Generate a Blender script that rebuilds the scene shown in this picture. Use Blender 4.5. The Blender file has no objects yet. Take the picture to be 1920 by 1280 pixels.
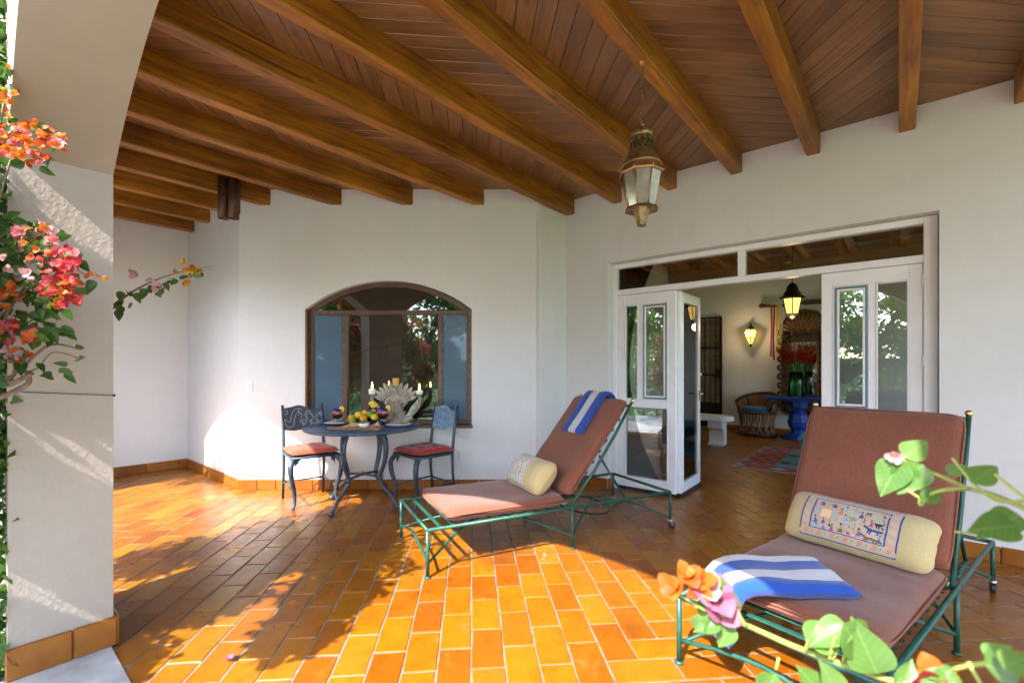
import bpy, bmesh, math, random
from mathutils import Vector, Matrix, noise
random.seed(7)
R = math.radians
scene = bpy.context.scene
C = scene.collection

# ------------------------------------------------------------------ camera, sky, sun, exposure
CAM_H = 1.26; F_PX = 870.0; HOR = 688.0
cd = bpy.data.cameras.new('camera'); cam = bpy.data.objects.new('camera', cd); C.objects.link(cam)
cam.location = (0, 0, CAM_H); cam.rotation_euler = (R(90), 0, 0)
cd.sensor_width = 36; cd.lens = 36*F_PX/1920; cd.shift_y = (HOR-640)/1920
cd.clip_start = .02; cd.clip_end = 600
cd.dof.use_dof = True; cd.dof.focus_distance = 3.2; cd.dof.aperture_fstop = 5.6
scene.camera = cam
SUN_TRAVEL = Vector((.531, .847, 0)).normalized(); SUN_EL = 45
w = bpy.data.worlds.new('World'); scene.world = w; w.use_nodes = True
nt = w.node_tree; bg = nt.nodes['Background']
sky = nt.nodes.new('ShaderNodeTexSky'); sky.sky_type = 'NISHITA'; sky.sun_disc = False
sky.sun_elevation = R(SUN_EL); sky.sun_rotation = math.atan2(-SUN_TRAVEL.x, -SUN_TRAVEL.y)
sky.air_density = 1.0; sky.dust_density = 1.4; sky.ozone_density = 1.0
nt.links.new(sky.outputs[0], bg.inputs[0]); bg.inputs[1].default_value = .15
sd = bpy.data.lights.new('sun', 'SUN'); sd.energy = 2.6; sd.angle = R(.53); sd.color = (1, .96, .90)
so = bpy.data.objects.new('sun', sd); C.objects.link(so)
ld = Vector((SUN_TRAVEL.x*math.cos(R(SUN_EL)), SUN_TRAVEL.y*math.cos(R(SUN_EL)), -math.sin(R(SUN_EL))))
so.rotation_euler = ld.to_track_quat('-Z', 'Y').to_euler(); so.location = (-4, -6, 8)
vs = scene.view_settings; vs.view_transform = 'Standard'; vs.look = 'None'; vs.exposure = 2.75; vs.gamma = 1
scene.cycles.use_denoising = True; scene.cycles.use_adaptive_sampling = True; scene.cycles.adaptive_threshold = .025
scene.cycles.max_bounces = 10; scene.cycles.diffuse_bounces = 6; scene.cycles.glossy_bounces = 5
scene.cycles.transparent_max_bounces = 12; scene.cycles.sample_clamp_indirect = 8
scene.cycles.caustics_reflective = False; scene.cycles.caustics_refractive = False

# ------------------------------------------------------------------ frames
SN, CN = math.sin(R(40)), math.cos(R(40))
def W(s, n, z=0.0):            # s along the entrance wall, n along the beams
    return Vector((SN*n+CN*s, CN*n-SN*s, z))
ROT_SN = -R(40)                # local x = s, local y = n
def SNof(x, y): return (CN*x-SN*y, SN*x+CN*y)
def PX(x, y, Y):               # a point seen at photo pixel (x, y), Y metres deep
    return Vector(((x-960)/F_PX*Y, Y, CAM_H-(y-HOR)/F_PX*Y))
def project(p):
    return (960+F_PX*p[0]/p[1], HOR-F_PX*(p[2]-CAM_H)/p[1]) if p[1] > .05 else None

# ------------------------------------------------------------------ mesh builder
class MB:
    def __init__(s): s.v = []; s.f = []; s.m = []; s.sm = []
    def add(s, vs, fs, mi=0, smooth=False):
        o = len(s.v); s.v += [tuple(v) for v in vs]
        for f in fs: s.f.append([i+o for i in f]); s.m.append(mi); s.sm.append(smooth)
        return s
    def box(s, c, size, M=None, mi=0):
        c = Vector(c); hx, hy, hz = size[0]/2, size[1]/2, size[2]/2
        vs = [Vector((x*hx, y*hy, z*hz)) for x in (-1, 1) for y in (-1, 1) for z in (-1, 1)]
        if M: vs = [M @ v for v in vs]
        return s.add([v+c for v in vs], [(0,1,3,2),(4,6,7,5),(0,4,5,1),(2,3,7,6),(0,2,6,4),(1,5,7,3)], mi)
    def bbox(s, c, size, b, M=None, mi=0):          # box with a chamfer
        c = Vector(c); hx, hy, hz = size[0]/2, size[1]/2, size[2]/2
        vs = []; idx = {}
        for sx in (-1, 1):
            for sy in (-1, 1):
                for sz in (-1, 1):
                    for k in range(3):
                        d = [hx, hy, hz]; d = [d[j]-(0 if j == k else b) for j in range(3)]
                        idx[(sx, sy, sz, k)] = len(vs); vs.append(Vector((sx*d[0], sy*d[1], sz*d[2])))
        fs = []
        for k in range(3):
            a, b2 = [j for j in range(3) if j != k]
            for sg in (-1, 1):
                q = []
                for (p, r) in ((-1,-1),(1,-1),(1,1),(-1,1)):
                    t = [0,0,0]; t[k] = sg; t[a] = p; t[b2] = r; q.append(idx[(*t, k)])
                fs.append(q)
        for k in range(3):
            a, b2 = [j for j in range(3) if j != k]
            for p in (-1, 1):
                for r in (-1, 1):
                    q = []
                    for (sg, ax) in ((-1,a),(1,a),(1,b2),(-1,b2)):
                        t = [0,0,0]; t[k] = sg; t[a] = p; t[b2] = r; q.append(idx[(*t, ax)])
                    fs.append(q)
        for sx in (-1, 1):
            for sy in (-1, 1):
                for sz in (-1, 1): fs.append([idx[(sx,sy,sz,k)] for k in range(3)])
        if M: vs = [M @ v for v in vs]
        return s.add([v+c for v in vs], fs, mi)
    def tube(s, pts, r, n=8, closed=False, mi=0, sx=1.0, up=None):
        pts = [Vector(p) for p in pts]; N = len(pts)
        rr = r if isinstance(r, (list, tuple)) else [r]*N
        vs = []; prev = None
        for i, p in enumerate(pts):
            if closed: t = pts[(i+1) % N]-pts[i-1]
            else: t = pts[min(i+1, N-1)]-pts[max(i-1, 0)]
            t = t.normalized() if t.length > 1e-9 else Vector((0,0,1))
            if prev is None:
                a = Vector(up) if up else (Vector((0,0,1)) if abs(t.z) < .9 else Vector((1,0,0)))
            else: a = prev
            a = (a-t*a.dot(t)); a = a.normalized() if a.length > 1e-6 else t.orthogonal().normalized()
            b = t.cross(a); prev = a
            for k in range(n):
                an = 2*math.pi*(k+.5)/n
                vs.append(p+(a*math.cos(an)*sx+b*math.sin(an))*rr[i])
        fs = []
        for i in range(N if closed else N-1):
            j = (i+1) % N
            for k in range(n): fs.append((i*n+k, i*n+(k+1) % n, j*n+(k+1) % n, j*n+k))
        if not closed: fs += [tuple(range(n))[::-1], tuple((N-1)*n+k for k in range(n))]
        return s.add(vs, fs, mi, n > 5)
    def lathe(s, prof, n=24, c=(0,0,0), mi=0, smooth=True, cap=True, rot0=0.0, fr=None):
        c = Vector(c); vs = []; N = len(prof)
        for (r, z) in prof:
            for k in range(n):
                an = rot0+2*math.pi*k/n; q = r*(fr(k, z) if fr else 1)
                vs.append(c+Vector((q*math.cos(an), q*math.sin(an), z)))
        fs = [(i*n+k, i*n+(k+1) % n, (i+1)*n+(k+1) % n, (i+1)*n+k) for i in range(N-1) for k in range(n)]
        if cap: fs += [tuple(range(n))[::-1], tuple((N-1)*n+k for k in range(n))]
        return s.add(vs, fs, mi, smooth)
    def ball(s, c, r, nu=14, nv=8, mi=0, M=None):
        c = Vector(c); r = r if isinstance(r, (tuple, list)) else (r, r, r)
        vs = []
        for i in range(nv+1):
            th = math.pi*i/nv; th = min(max(th, .02), math.pi-.02)
            for k in range(nu):
                an = 2*math.pi*k/nu
                p = Vector((r[0]*math.sin(th)*math.cos(an), r[1]*math.sin(th)*math.sin(an), r[2]*math.cos(th)))
                vs.append(c+((M @ p) if M else p))
        fs = [(i*nu+k, (i+1)*nu+k, (i+1)*nu+(k+1) % nu, i*nu+(k+1) % nu) for i in range(nv) for k in range(nu)]
        return s.add(vs, fs, mi, True)
    def grid(s, fn, nu, nv, mi=0, smooth=True, cu=False):
        vs = [fn(i/nu, j/nv) for j in range(nv+1) for i in range(nu+1)]
        fs = [(j*(nu+1)+i, j*(nu+1)+i+1, (j+1)*(nu+1)+i+1, (j+1)*(nu+1)+i) for j in range(nv) for i in range(nu)]
        return s.add(vs, fs, mi, smooth)
    def prism(s, poly, F, d0, d1, mi=0, smooth=False):   # poly in 2D, F(x, y, d) -> 3D
        n = len(poly)
        vs = [F(x, y, d0) for x, y in poly]+[F(x, y, d1) for x, y in poly]
        fs = [tuple(range(n)), tuple(range(n, 2*n))[::-1]]+[(i, (i+1) % n, n+(i+1) % n, n+i) for i in range(n)]
        return s.add(vs, fs, mi, smooth)
    def build(s, name, mats, parent=None, recalc=True):
        me = bpy.data.meshes.new(name); me.from_pydata(s.v, [], s.f)
        for m in (mats if isinstance(mats, (list, tuple)) else [mats]): me.materials.append(m)
        me.polygons.foreach_set('material_index', s.m); me.polygons.foreach_set('use_smooth', s.sm)
        if recalc:
            bm = bmesh.new(); bm.from_mesh(me); bmesh.ops.recalc_face_normals(bm, faces=bm.faces); bm.to_mesh(me); bm.free()
        me.update()
        o = bpy.data.objects.new(name, me); C.objects.link(o)
        if parent: o.parent = parent
        return o
def clone(o, parent=None, **kw):
    c = o.copy(); C.objects.link(c); c.parent = parent
    return c
def copy_tree(o, parent=None):
    c = clone(o, parent)
    for ch in list(o.children): copy_tree(ch, c)
    return c
def tag(o, label=None, cat=None, group=None, kind=None):
    for k, v in (('label', label), ('category', cat), ('group', group), ('kind', kind)):
        if v: o[k] = v
    return o
def empty(name, loc=(0,0,0), rz=0.0, **kw):
    o = bpy.data.objects.new(name, None); C.objects.link(o); o.location = loc; o.rotation_euler = (0, 0, rz)
    o.empty_display_size = .1
    return tag(o, **kw)
def smooth_path(pts, sub=5):
    pts = [Vector(p) for p in pts]; out = []
    for i in range(len(pts)-1):
        p0 = pts[max(i-1, 0)]; p1 = pts[i]; p2 = pts[i+1]; p3 = pts[min(i+2, len(pts)-1)]
        for k in range(sub):
            t = k/sub
            out.append(.5*((2*p1)+(p2-p0)*t+(2*p0-5*p1+4*p2-p3)*t*t+(3*p1-p0-3*p2+p3)*t**3))
    out.append(pts[-1]); return out

# ------------------------------------------------------------------ materials
class Mat:
    def __init__(s, name):
        s.m = bpy.data.materials.new(name); s.m.use_nodes = True; s.t = s.m.node_tree
        s.b = s.t.nodes['Principled BSDF']; s.out = s.t.nodes['Material Output']
    def n(s, typ, **kw):
        nd = s.t.nodes.new('ShaderNode'+typ)
        for k, v in kw.items():
            if k.startswith('i_'): 
                key = k[2:]; nd.inputs[int(key) if key.isdigit() else key.replace('_', ' ')].default_value = v
            else: setattr(nd, k, v)
        return nd
    def l(s, a, b): s.t.links.new(a, b)
    def ramp(s, src, stops):
        r = s.n('ValToRGB'); e = r.color_ramp.elements
        while len(e) < len(stops): e.new(.5)
        for el, (p, c) in zip(e, stops): el.position = p; el.color = (*c, 1) if len(c) == 3 else c
        s.l(src, r.inputs[0]); return r.outputs[0]
    def noise(s, scale, detail=4, rough=.55, vec=None, dist=0.0):
        n = s.n('TexNoise'); n.inputs['Scale'].default_value = scale; n.inputs['Detail'].default_value = detail
        n.inputs['Roughness'].default_value = rough; n.inputs['Distortion'].default_value = dist
        if vec is not None: s.l(vec, n.inputs['Vector'])
        return n.outputs['Fac']
    def objco(s, scale=(1,1,1), shuffle=False):
        tc = s.n('TexCoord'); v = tc.outputs['Object']
        if shuffle:
            oi = s.n('ObjectInfo'); mm = s.n('VectorMath', operation='MULTIPLY_ADD')
            s.l(oi.outputs['Random'], mm.inputs[0]); mm.inputs[1].default_value = (37, 53, 71); s.l(v, mm.inputs[2]); v = mm.outputs[0]
        mp = s.n('Mapping'); mp.inputs['Scale'].default_value = scale; s.l(v, mp.inputs['Vector'])
        return mp.outputs[0]
    def mix(s, fac, a, b, typ='MIX'):
        m = s.n('MixRGB', blend_type=typ)
        for src, i in ((fac, 0), (a, 1), (b, 2)):
            if hasattr(src, 'is_output'): s.l(src, m.inputs[i])
            else: m.inputs[i].default_value = src if i == 0 else ((*src, 1) if len(src) == 3 else src)
        return m.outputs[0]
    def math(s, op, a, b=0.0):
        m = s.n('Math', operation=op)
        for src, i in ((a, 0), (b, 1)):
            if hasattr(src, 'is_output'): s.l(src, m.inputs[i])
            else: m.inputs[i].default_value = src
        return m.outputs[0]
    def bump(s, h, strength=.3, dist=.01):
        b = s.n('Bump'); b.inputs['Strength'].default_value = strength; b.inputs['Distance'].default_value = dist
        s.l(h, b.inputs['Height']); s.l(b.outputs[0], s.b.inputs['Normal']); return b
    def col(s, c):
        if hasattr(c, 'is_output'): s.l(c, s.b.inputs['Base Color'])
        else: s.b.inputs['Base Color'].default_value = (*c, 1)
    def set(s, **kw):
        for k, v in kw.items():
            i = s.b.inputs[k.replace('_', ' ')]
            if hasattr(v, 'is_output'): s.l(v, i)
            else: i.default_value = v
        return s
def simple(name, c, rough=.5, metal=0.0, var=.0, vscale=8.0, bump=0.0, bscale=60.0, bdist=.003, spec=.5):
    M = Mat(name); co = M.objco()
    if var: 
        d = tuple(x*(1-var) for x in c); l_ = tuple(min(1, x*(1+var)) for x in c)
        M.col(M.ramp(M.noise(vscale, 5, .6, co), [(.3, d), (.7, l_)]))
    else: M.col(c)
    M.set(Roughness=rough, Metallic=metal); M.b.inputs['Specular IOR Level'].default_value = spec
    if bump: M.bump(M.noise(bscale, 4, .6, co), bump, bdist)
    return M.m
def plaster(name, c, rough_bump):
    M = Mat(name); co = M.objco()
    a = M.noise(1.1, 5, .6, co); b = M.noise(14, 5, .65, co)
    base = M.ramp(a, [(.25, tuple(x*.93 for x in c)), (.75, tuple(min(1, x*1.04) for x in c))])
    base = M.mix(.10, base, M.ramp(b, [(.3, (.55, .52, .48)), (.7, (.95, .94, .9))]), 'MULTIPLY')
    st = M.ramp(M.noise(3.2, 6, .7, M.objco((1, 1, .35)), .6), [(.60, (1, 1, 1)), (.74, (.86, .83, .79))])
    M.col(M.mix(.35, base, st, 'MULTIPLY')); M.set(Roughness=.85)
    h = M.math('ADD', M.math('MULTIPLY', M.noise(110, 5, .6, co), .35 if not rough_bump else .5), M.math('MULTIPLY', M.noise(9, 4, .5, co), 1.1 if not rough_bump else .7))
    h = M.math('ADD', h, M.math('MULTIPLY', M.noise(3.0, 3, .5, M.objco((1, 1, 1.8))), 1.2))
    if rough_bump:
        vo = M.n('TexNoise'); vo.inputs['Scale'].default_value = 48; vo.inputs['Detail'].default_value = 3; M.l(co, vo.inputs['Vector'])
        h = M.math('ADD', h, M.math('MULTIPLY', M.ramp(vo.outputs['Fac'], [(.42, (0,0,0)), (.62, (1,1,1))]), .8))
    M.bump(h, .30 if rough_bump else .28, .003 if rough_bump else .004)
    return M.m
def wood(name, dark, mid, light, rough=.45, scale=1.0, wear=.0):
    M = Mat(name); co = M.objco((1.3*scale, 16*scale, 16*scale), True)
    g = M.noise(2.2, 7, .65, co, .8); big = M.noise(1.4, 4, .6, M.objco((1, 1, 1), True))
    c = M.ramp(g, [(.25, dark), (.5, mid), (.78, light)])
    oi = M.n('ObjectInfo')
    c = M.mix(.7, c, M.ramp(big, [(.3, (.38, .32, .26)), (.68, (1, 1, 1))]), 'MULTIPLY')
    c = M.mix(.6, c, M.ramp(oi.outputs['Random'], [(0, (.55, .50, .44)), (.5, (.85, .82, .8)), (1, (1.0, 1.0, 1.0))]), 'MULTIPLY')
    fine = M.noise(8, 4, .6, M.objco((5, 60, 60), True))
    crack = M.noise(2.0, 3, .5, M.objco((.45, 26, 26), True)); c = M.mix(M.ramp(crack, [(.64, (0,0,0)), (.70, (.75,.75,.75))]), c, tuple(x*.35 for x in dark))
    vor = M.n('TexVoronoi'); M.l(M.objco((1.6, 4.5, 4.5), True), vor.inputs['Vector']); vor.inputs['Scale'].default_value = 1.3; c = M.mix(M.ramp(vor.outputs['Distance'], [(.05, (.7,.7,.7)), (.12, (0,0,0))]), c, tuple(x*.5 for x in dark))
    if wear:
        sp = M.noise(30, 3, .7, M.objco((1, 1.5, 1.5), True))
        c = M.mix(M.ramp(sp, [(.73, (0,0,0)), (.79, (wear, wear, wear))]), c, (.55, .42, .3))
    M.col(c); M.set(Roughness=M.ramp(g, [(.3, (rough*.8,)*3), (.8, (min(1, rough*1.3),)*3)]))
    M.bump(M.math('ADD', g, M.math('MULTIPLY', fine, .6)), .3, .003)
    return M.m
def glass(name, tint=(.9, .94, .93), ior=1.7, rough=0.0):
    M = Mat(name); M.t.nodes.remove(M.b)
    tr = M.n('BsdfTransparent'); tr.inputs[0].default_value = (*tint, 1)
    gl = M.n('BsdfGlossy'); gl.inputs['Roughness'].default_value = rough
    fr = M.n('Fresnel'); fr.inputs[0].default_value = ior
    mx = M.n('MixShader'); M.l(fr.outputs[0], mx.inputs[0]); M.l(tr.outputs[0], mx.inputs[1]); M.l(gl.outputs[0], mx.inputs[2])
    M.l(mx.outputs[0], M.out.inputs[0]); return M.m
def emit(name, c, st):
    M = Mat(name); M.col(c); M.b.inputs['Emission Color'].default_value = (*c, 1); M.b.inputs['Emission Strength'].default_value = st
    return M.m
def foliage(name, stops, trans=.35, rough=.45):
    M = Mat(name); oi = M.n('ObjectInfo'); ge = M.n('NewGeometry')
    rnd = M.math('FRACT', M.math('ADD', oi.outputs['Random'], ge.outputs['Random Per Island']))
    c = M.ramp(rnd, stops)
    c = M.mix(.3, c, M.ramp(M.noise(60, 3, .5, M.objco()), [(.3, (.6, .6, .6)), (.7, (1, 1, 1))]), 'MULTIPLY')
    M.col(c); M.set(Roughness=rough)
    tl = M.n('BsdfTranslucent'); M.l(c, tl.inputs[0])
    mx = M.n('MixShader'); mx.inputs[0].default_value = trans
    M.l(M.b.outputs[0], mx.inputs[1]); M.l(tl.outputs[0], mx.inputs[2]); M.l(mx.outputs[0], M.out.inputs[0]); return M.m
def fabric(name, c, c2=None, scale=420.0, bump=.25, rough=.9, big=.1):
    M = Mat(name); co = M.objco()
    c2 = c2 or tuple(x*.72 for x in c)
    base = M.ramp(M.noise(scale, 2, .5, M.objco((1, .35, 1))), [(.35, c2), (.65, c)])
    b3 = M.ramp(M.noise(5, 4, .6, co), [(.3, (1-big*2,)*3), (.7, (1, 1, 1))])
    M.col(M.mix(1.0, base, b3, 'MULTIPLY')); M.set(Roughness=rough); M.b.inputs['Sheen Weight'].default_value = .25
    M.bump(M.math('ADD', M.noise(scale*1.3, 2, .5, co), M.math('MULTIPLY', M.noise(22, 3, .5, co), 1.5)), bump, .002)
    return M.m

m_plaster = plaster('cream_plaster', (.725, .725, .735), False)
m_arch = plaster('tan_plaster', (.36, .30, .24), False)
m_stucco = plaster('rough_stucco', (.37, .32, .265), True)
m_inner = plaster('hall_plaster', (.74, .74, .74), False)
def tile_mat(name, stops=None):
    M = Mat(name); oi = M.n('ObjectInfo'); ge = M.n('NewGeometry')
    rnd = M.math('FRACT', M.math('ADD', oi.outputs['Random'], ge.outputs['Random Per Island']))
    c = M.ramp(rnd, stops or [(0, (.225, .066, .0022)), (.2, (.28, .094, .0024)), (.45, (.31, .120, .0024)), (.6, (.265, .083, .0024)), (.75, (.235, .068, .0022)), (.9, (.32, .138, .007)), (1, (.185, .047, .0022))])
    co = M.objco((1, 1, 1), True)
    cl = M.ramp(M.noise(9, 6, .7, co, .5), [(.3, (.72, .55, .42)), (.52, (1, 1, 1)), (.8, (1.0, .9, .8))])
    c = M.mix(.75, c, cl, 'MULTIPLY')
    sp = M.ramp(M.noise(120, 4, .75, co), [(.64, (0,0,0)), (.78, (.45,.45,.45))])
    c = M.mix(sp, c, (.25, .075, .010))
    pale = M.ramp(M.noise(6, 5, .7, M.objco((.9, 1.1, 1), True)), [(.62, (0,0,0)), (.75, (.28,.28,.28))])
    c = M.mix(pale, c, (.42, .22, .08))
    gp = M.n('NewGeometry'); c = M.mix(.6, c, M.ramp(M.noise(1.7, 5, .65, gp.outputs['Position'], .4), [(.32, (.62, .52, .46)), (.5, (1, 1, 1)), (.72, (1, .96, .9))]), 'MULTIPLY')
    M.col(c); M.set(Roughness=M.ramp(M.noise(13, 4, .6, co), [(.3, (.24,)*3), (.75, (.46,)*3)]))
    M.b.inputs['Specular IOR Level'].default_value = .3
    M.bump(M.math('ADD', M.noise(7, 3, .5, co), M.math('MULTIPLY', M.noise(60, 3, .5, co), .2)), .22, .004)
    return M.m
m_tile = tile_mat('terracotta_tile')
m_base = tile_mat('baseboard_tile_clay', [(0, (.25, .080, .014)), (.5, (.30, .105, .016)), (1, (.33, .125, .022))])
m_grout = simple('grout', (.155, .13, .10), .9, var=.35, vscale=20, bump=.3)
m_stone = simple('grey_patio_stone', (.42, .43, .44), .75, var=.3, vscale=5, bump=.4, bscale=25, bdist=.006)
m_beam = wood('beam_wood', (.11, .036, .004), (.40, .155, .009), (.66, .31, .014), .5, .55, wear=.5)
m_board = wood('board_wood', (.18, .088, .031), (.29, .147, .052), (.40, .21, .078), .34, .9, wear=.35)
m_frame_white = simple('white_paint', (.82, .83, .86), .35, var=.04, bump=.05, bscale=40)
m_brown_frame = simple('brown_window_frame', (.10, .050, .034), .42, var=.15)
m_reveal_wood = wood('window_reveal_wood', (.16, .075, .025), (.27, .13, .045), (.35, .18, .07), .5)
m_glass = glass('window_glass', (.90, .93, .94), 2.3)
m_glass_clear = glass('clear_glass', (.96, .97, .96), 1.5)
m_black = simple('black_rubber', (.015, .02, .028), .5)
m_brass = simple('brass', (.75, .52, .2), .25, 1.0)
m_steel = simple('steel', (.6, .6, .6), .3, 1.0)
m_green = Mat('verdigris_paint')
_co = m_green.objco(); _c = m_green.ramp(m_green.noise(16, 5, .7, _co), [(.3, (.006, .050, .036)), (.55, (.012, .085, .060)), (.8, (.035, .14, .105))])
_c = m_green.mix(m_green.ramp(m_green.noise(45, 4, .7, _co), [(.68, (0,0,0)), (.75, (.7,.7,.7))]), _c, (.13, .15, .13))
m_green.col(_c); m_green.set(Roughness=.42); m_green.bump(m_green.noise(50, 3, .6, _co), .2, .002); m_green = m_green.m
m_cushion = fabric('terracotta_canvas', (.285, .094, .050), (.18, .055, .030), 330)
m_piping = simple('cushion_piping', (.24, .08, .048), .85)
m_red = fabric('red_seat_fabric', (.50, .026, .014), (.36, .016, .009), 300, .15)
m_orange_red = fabric('faded_red_seat_fabric', (.62, .085, .028), (.47, .055, .02), 300, .15)
m_iron = simple('painted_iron', (.050, .068, .095), .45, .3, var=.4, vscale=30, bump=.25, bscale=70)
m_iron_lines = simple('chalky_relief', (.36, .40, .44), .7)
m_iron_blue = Mat('worn_blue_iron'); _co = m_iron_blue.objco()
m_iron_blue.col(m_iron_blue.ramp(m_iron_blue.noise(42, 6, .75, _co, 2.2), [(.40, (.03, .085, .17)), (.5, (.10, .22, .36)), (.58, (.42, .55, .66))])); m_iron_blue.set(Roughness=.5)
m_iron_blue.bump(m_iron_blue.noise(42, 6, .75, _co, 2.2), .6, .004); m_iron_blue = m_iron_blue.m
m_black_iron = simple('black_wrought_iron', (.012, .011, .010), .5, .4)
# ------------------------------------------------------------------ setting
CEIL = 3.09; BEAM_B = 2.93
N_ARC0, N_ARC1 = .125, .45            # arcade wall, outer and inner face
N_DOORWALL, N_DOOR = 4.32, 4.45
S_END = -6.95; N_CHAM = 1.865
BAY_Y = 4.786; BAY_X0, BAY_X1 = -2.811, .248
S_SIDE = -2.85

def wall(mb, F, x0, x1, z0, z1, t, ops=(), mi=0, seg=28):
    xs = {x0, x1}
    def arc(o, x):
        a = (o['b']-o['a'])/2; b = o.get('rise', 0)
        if b <= 0: return o['spring']
        Rr = (a*a+b*b)/(2*b); return o['spring']+b-Rr+math.sqrt(max(Rr*Rr-(x-(o['a']+o['b'])/2)**2, 0))
    for o in ops:
        k = seg if o.get('rise', 0) else 1
        for i in range(k+1): xs.add(o['a']+(o['b']-o['a'])*i/k)
    xs = sorted(xs)
    q = lambda p: mb.add(p, [(0,1,2,3)], mi)
    for a, b in zip(xs, xs[1:]):
        m = (a+b)/2; o = next((o for o in ops if o['a'] < m < o['b']), None)
        for d in (0, t):
            if o is None: q([F(a,d,z0), F(b,d,z0), F(b,d,z1), F(a,d,z1)])
            else:
                if o['sill'] > z0: q([F(a,d,z0), F(b,d,z0), F(b,d,o['sill']), F(a,d,o['sill'])])
                q([F(a,d,arc(o,a)), F(b,d,arc(o,b)), F(b,d,z1), F(a,d,z1)])
        if o is not None:
            q([F(a,0,arc(o,a)), F(b,0,arc(o,b)), F(b,t,arc(o,b)), F(a,t,arc(o,a))])
            if o['sill'] > z0: q([F(a,0,o['sill']), F(b,0,o['sill']), F(b,t,o['sill']), F(a,t,o['sill'])])
        q([F(a,0,z1), F(b,0,z1), F(b,t,z1), F(a,t,z1)])
    for o in ops:
        for x in (o['a'], o['b']): q([F(x,0,max(o['sill'], z0)), F(x,t,max(o['sill'], z0)), F(x,t,arc(o,x)), F(x,0,arc(o,x))])
    for x in (x0, x1): q([F(x,0,z0), F(x,t,z0), F(x,t,z1), F(x,0,z1)])
    return mb

# ground sheets
g = MB().add([(-220,-220,-.16), (220,-220,-.16), (220,220,-.16), (-220,220,-.16)], [(0,1,2,3)])
m_lawn = simple('lawn_green', (.13, .21, .06), .9, var=.35, vscale=6, bump=.6, bscale=90, bdist=.02)
tag(g.build('lawn', m_lawn), kind='structure')
pt = MB()
def slab(mb, s0, s1, n0, n1, z0, z1):
    mb.prism([(s0,n0),(s1,n0),(s1,n1),(s0,n1)], lambda x, y, d: W(x, y, d), z0, z1)
slab(pt, -12, 9, -2.4, .44, -.15, .006)
tag(pt.build('patio', m_stone), kind='structure')

# terrace and hall floor: grout bed + terracotta tiles laid in two 45 degree fields that meet on the line s = -0.97
fl = MB(); slab(fl, -8, 3.2, .40, 10.4, -.16, -.0032)
floor = tag(fl.build('terrace_floor', m_grout), kind='structure')
TW = .144; P_ANG = R(5.0)
pv = Vector((-math.sin(P_ANG), math.cos(P_ANG))); qv = Vector((math.cos(P_ANG), math.sin(P_ANG)))
def inside(s, n):
    if n < .40: return False
    x, y = W(s, n).xy
    if n > N_DOORWALL-.05: return -3.95 < s < 2.1 and n < 10.15 and (n > 4.6 or -2.5 < s < .35 or s > -2.9)
    if s < S_END-.1 or s > 3.0: return False
    if n > N_CHAM+.08 and x < BAY_X0 and s < -5.2: return False
    if x > BAY_X0 and y > BAY_Y+.1 and s < S_SIDE-.05: return False
    return True
tiles = []
C0 = .97*math.sqrt(2)
for i in range(-45, 62):          # columns, long side along p
    Qa = i*TW
    P = Qa+C0
    while P < 13:
        tiles.append((P+TW, Qa+TW/2, 0)); P += 2*TW
for j in range(-70, 80):          # rows, long side along q
    Pa = j*TW+C0; Q = (j+1)*TW
    while Q < 9:
        tiles.append((Pa+TW/2, Q+TW, 1)); Q += 2*TW
good = []
for P, Q, k in tiles:
    c = pv*P+qv*Q; s, n = SNof(c.x, c.y)
    if not inside(s, n): continue
    pr = project((c.x, c.y, 0)); vis = pr is not None and -60 < pr[0] < 1980 and pr[1] < 1330
    good.append((not vis, c.y, c, k))
good.sort(key=lambda t: (t[0], t[1]))
def tile_mesh_data(rs):
    L, Wd, g2 = 2*TW, TW, .0065
    hx, hy = (L-g2)/2, (Wd-g2)/2; b = .004
    out = []; j = lambda a: rs.uniform(-a, a)
    pts = []
    for (x, y) in ((-1,-1),(-.4,-1),(.3,-1),(1,-1),(1,1),(.35,1),(-.3,1),(-1,1)):
        pts.append((x*hx+j(.0022), y*hy+j(.0022)))
    n = len(pts)
    vs = [(x, y, -.014) for x, y in pts]+[(x, y, -.0035) for x, y in pts]+[(x*(1-b/hx), y*(1-b/hy), 0) for x, y in pts]
    fs = [(k+n*l, (k+1) % n+n*l, (k+1) % n+n*(l+1), k+n*(l+1)) for l in (0, 1) for k in range(n)]+[tuple(2*n+k for k in range(n))]
    return vs, fs
rs = random.Random(3)
var = [tile_mesh_data(rs) for _ in range(7)]
protos = []
for v, f in var:
    me = bpy.data.meshes.new('tile'); me.from_pydata(v, [], f); me.materials.append(m_tile); protos.append(me)
rest = MB()
for idx, (hid, yy, c, k) in enumerate(good):
    ang = P_ANG+(R(90) if k == 0 else 0)+rs.uniform(-.010, .010)+(math.pi if rs.random() < .5 else 0)
    Mx = Matrix.Translation((c.x, c.y, rs.uniform(-.0012, .0008))) @ Matrix.Rotation(ang, 4, 'Z') @ Matrix.Rotation(rs.uniform(-.006, .006), 4, 'X') @ Matrix.Rotation(rs.uniform(-.004, .004), 4, 'Y')
    vi = rs.randrange(7)
    if idx < 300:
        o = bpy.data.objects.new('tile', protos[vi]); C.objects.link(o); o.parent = floor; o.matrix_local = Mx
    else: rest.add([Mx @ Vector(v) for v in var[vi][0]], var[vi][1])
tag(rest.build('tile_field', m_tile, floor), kind='stuff')

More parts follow.
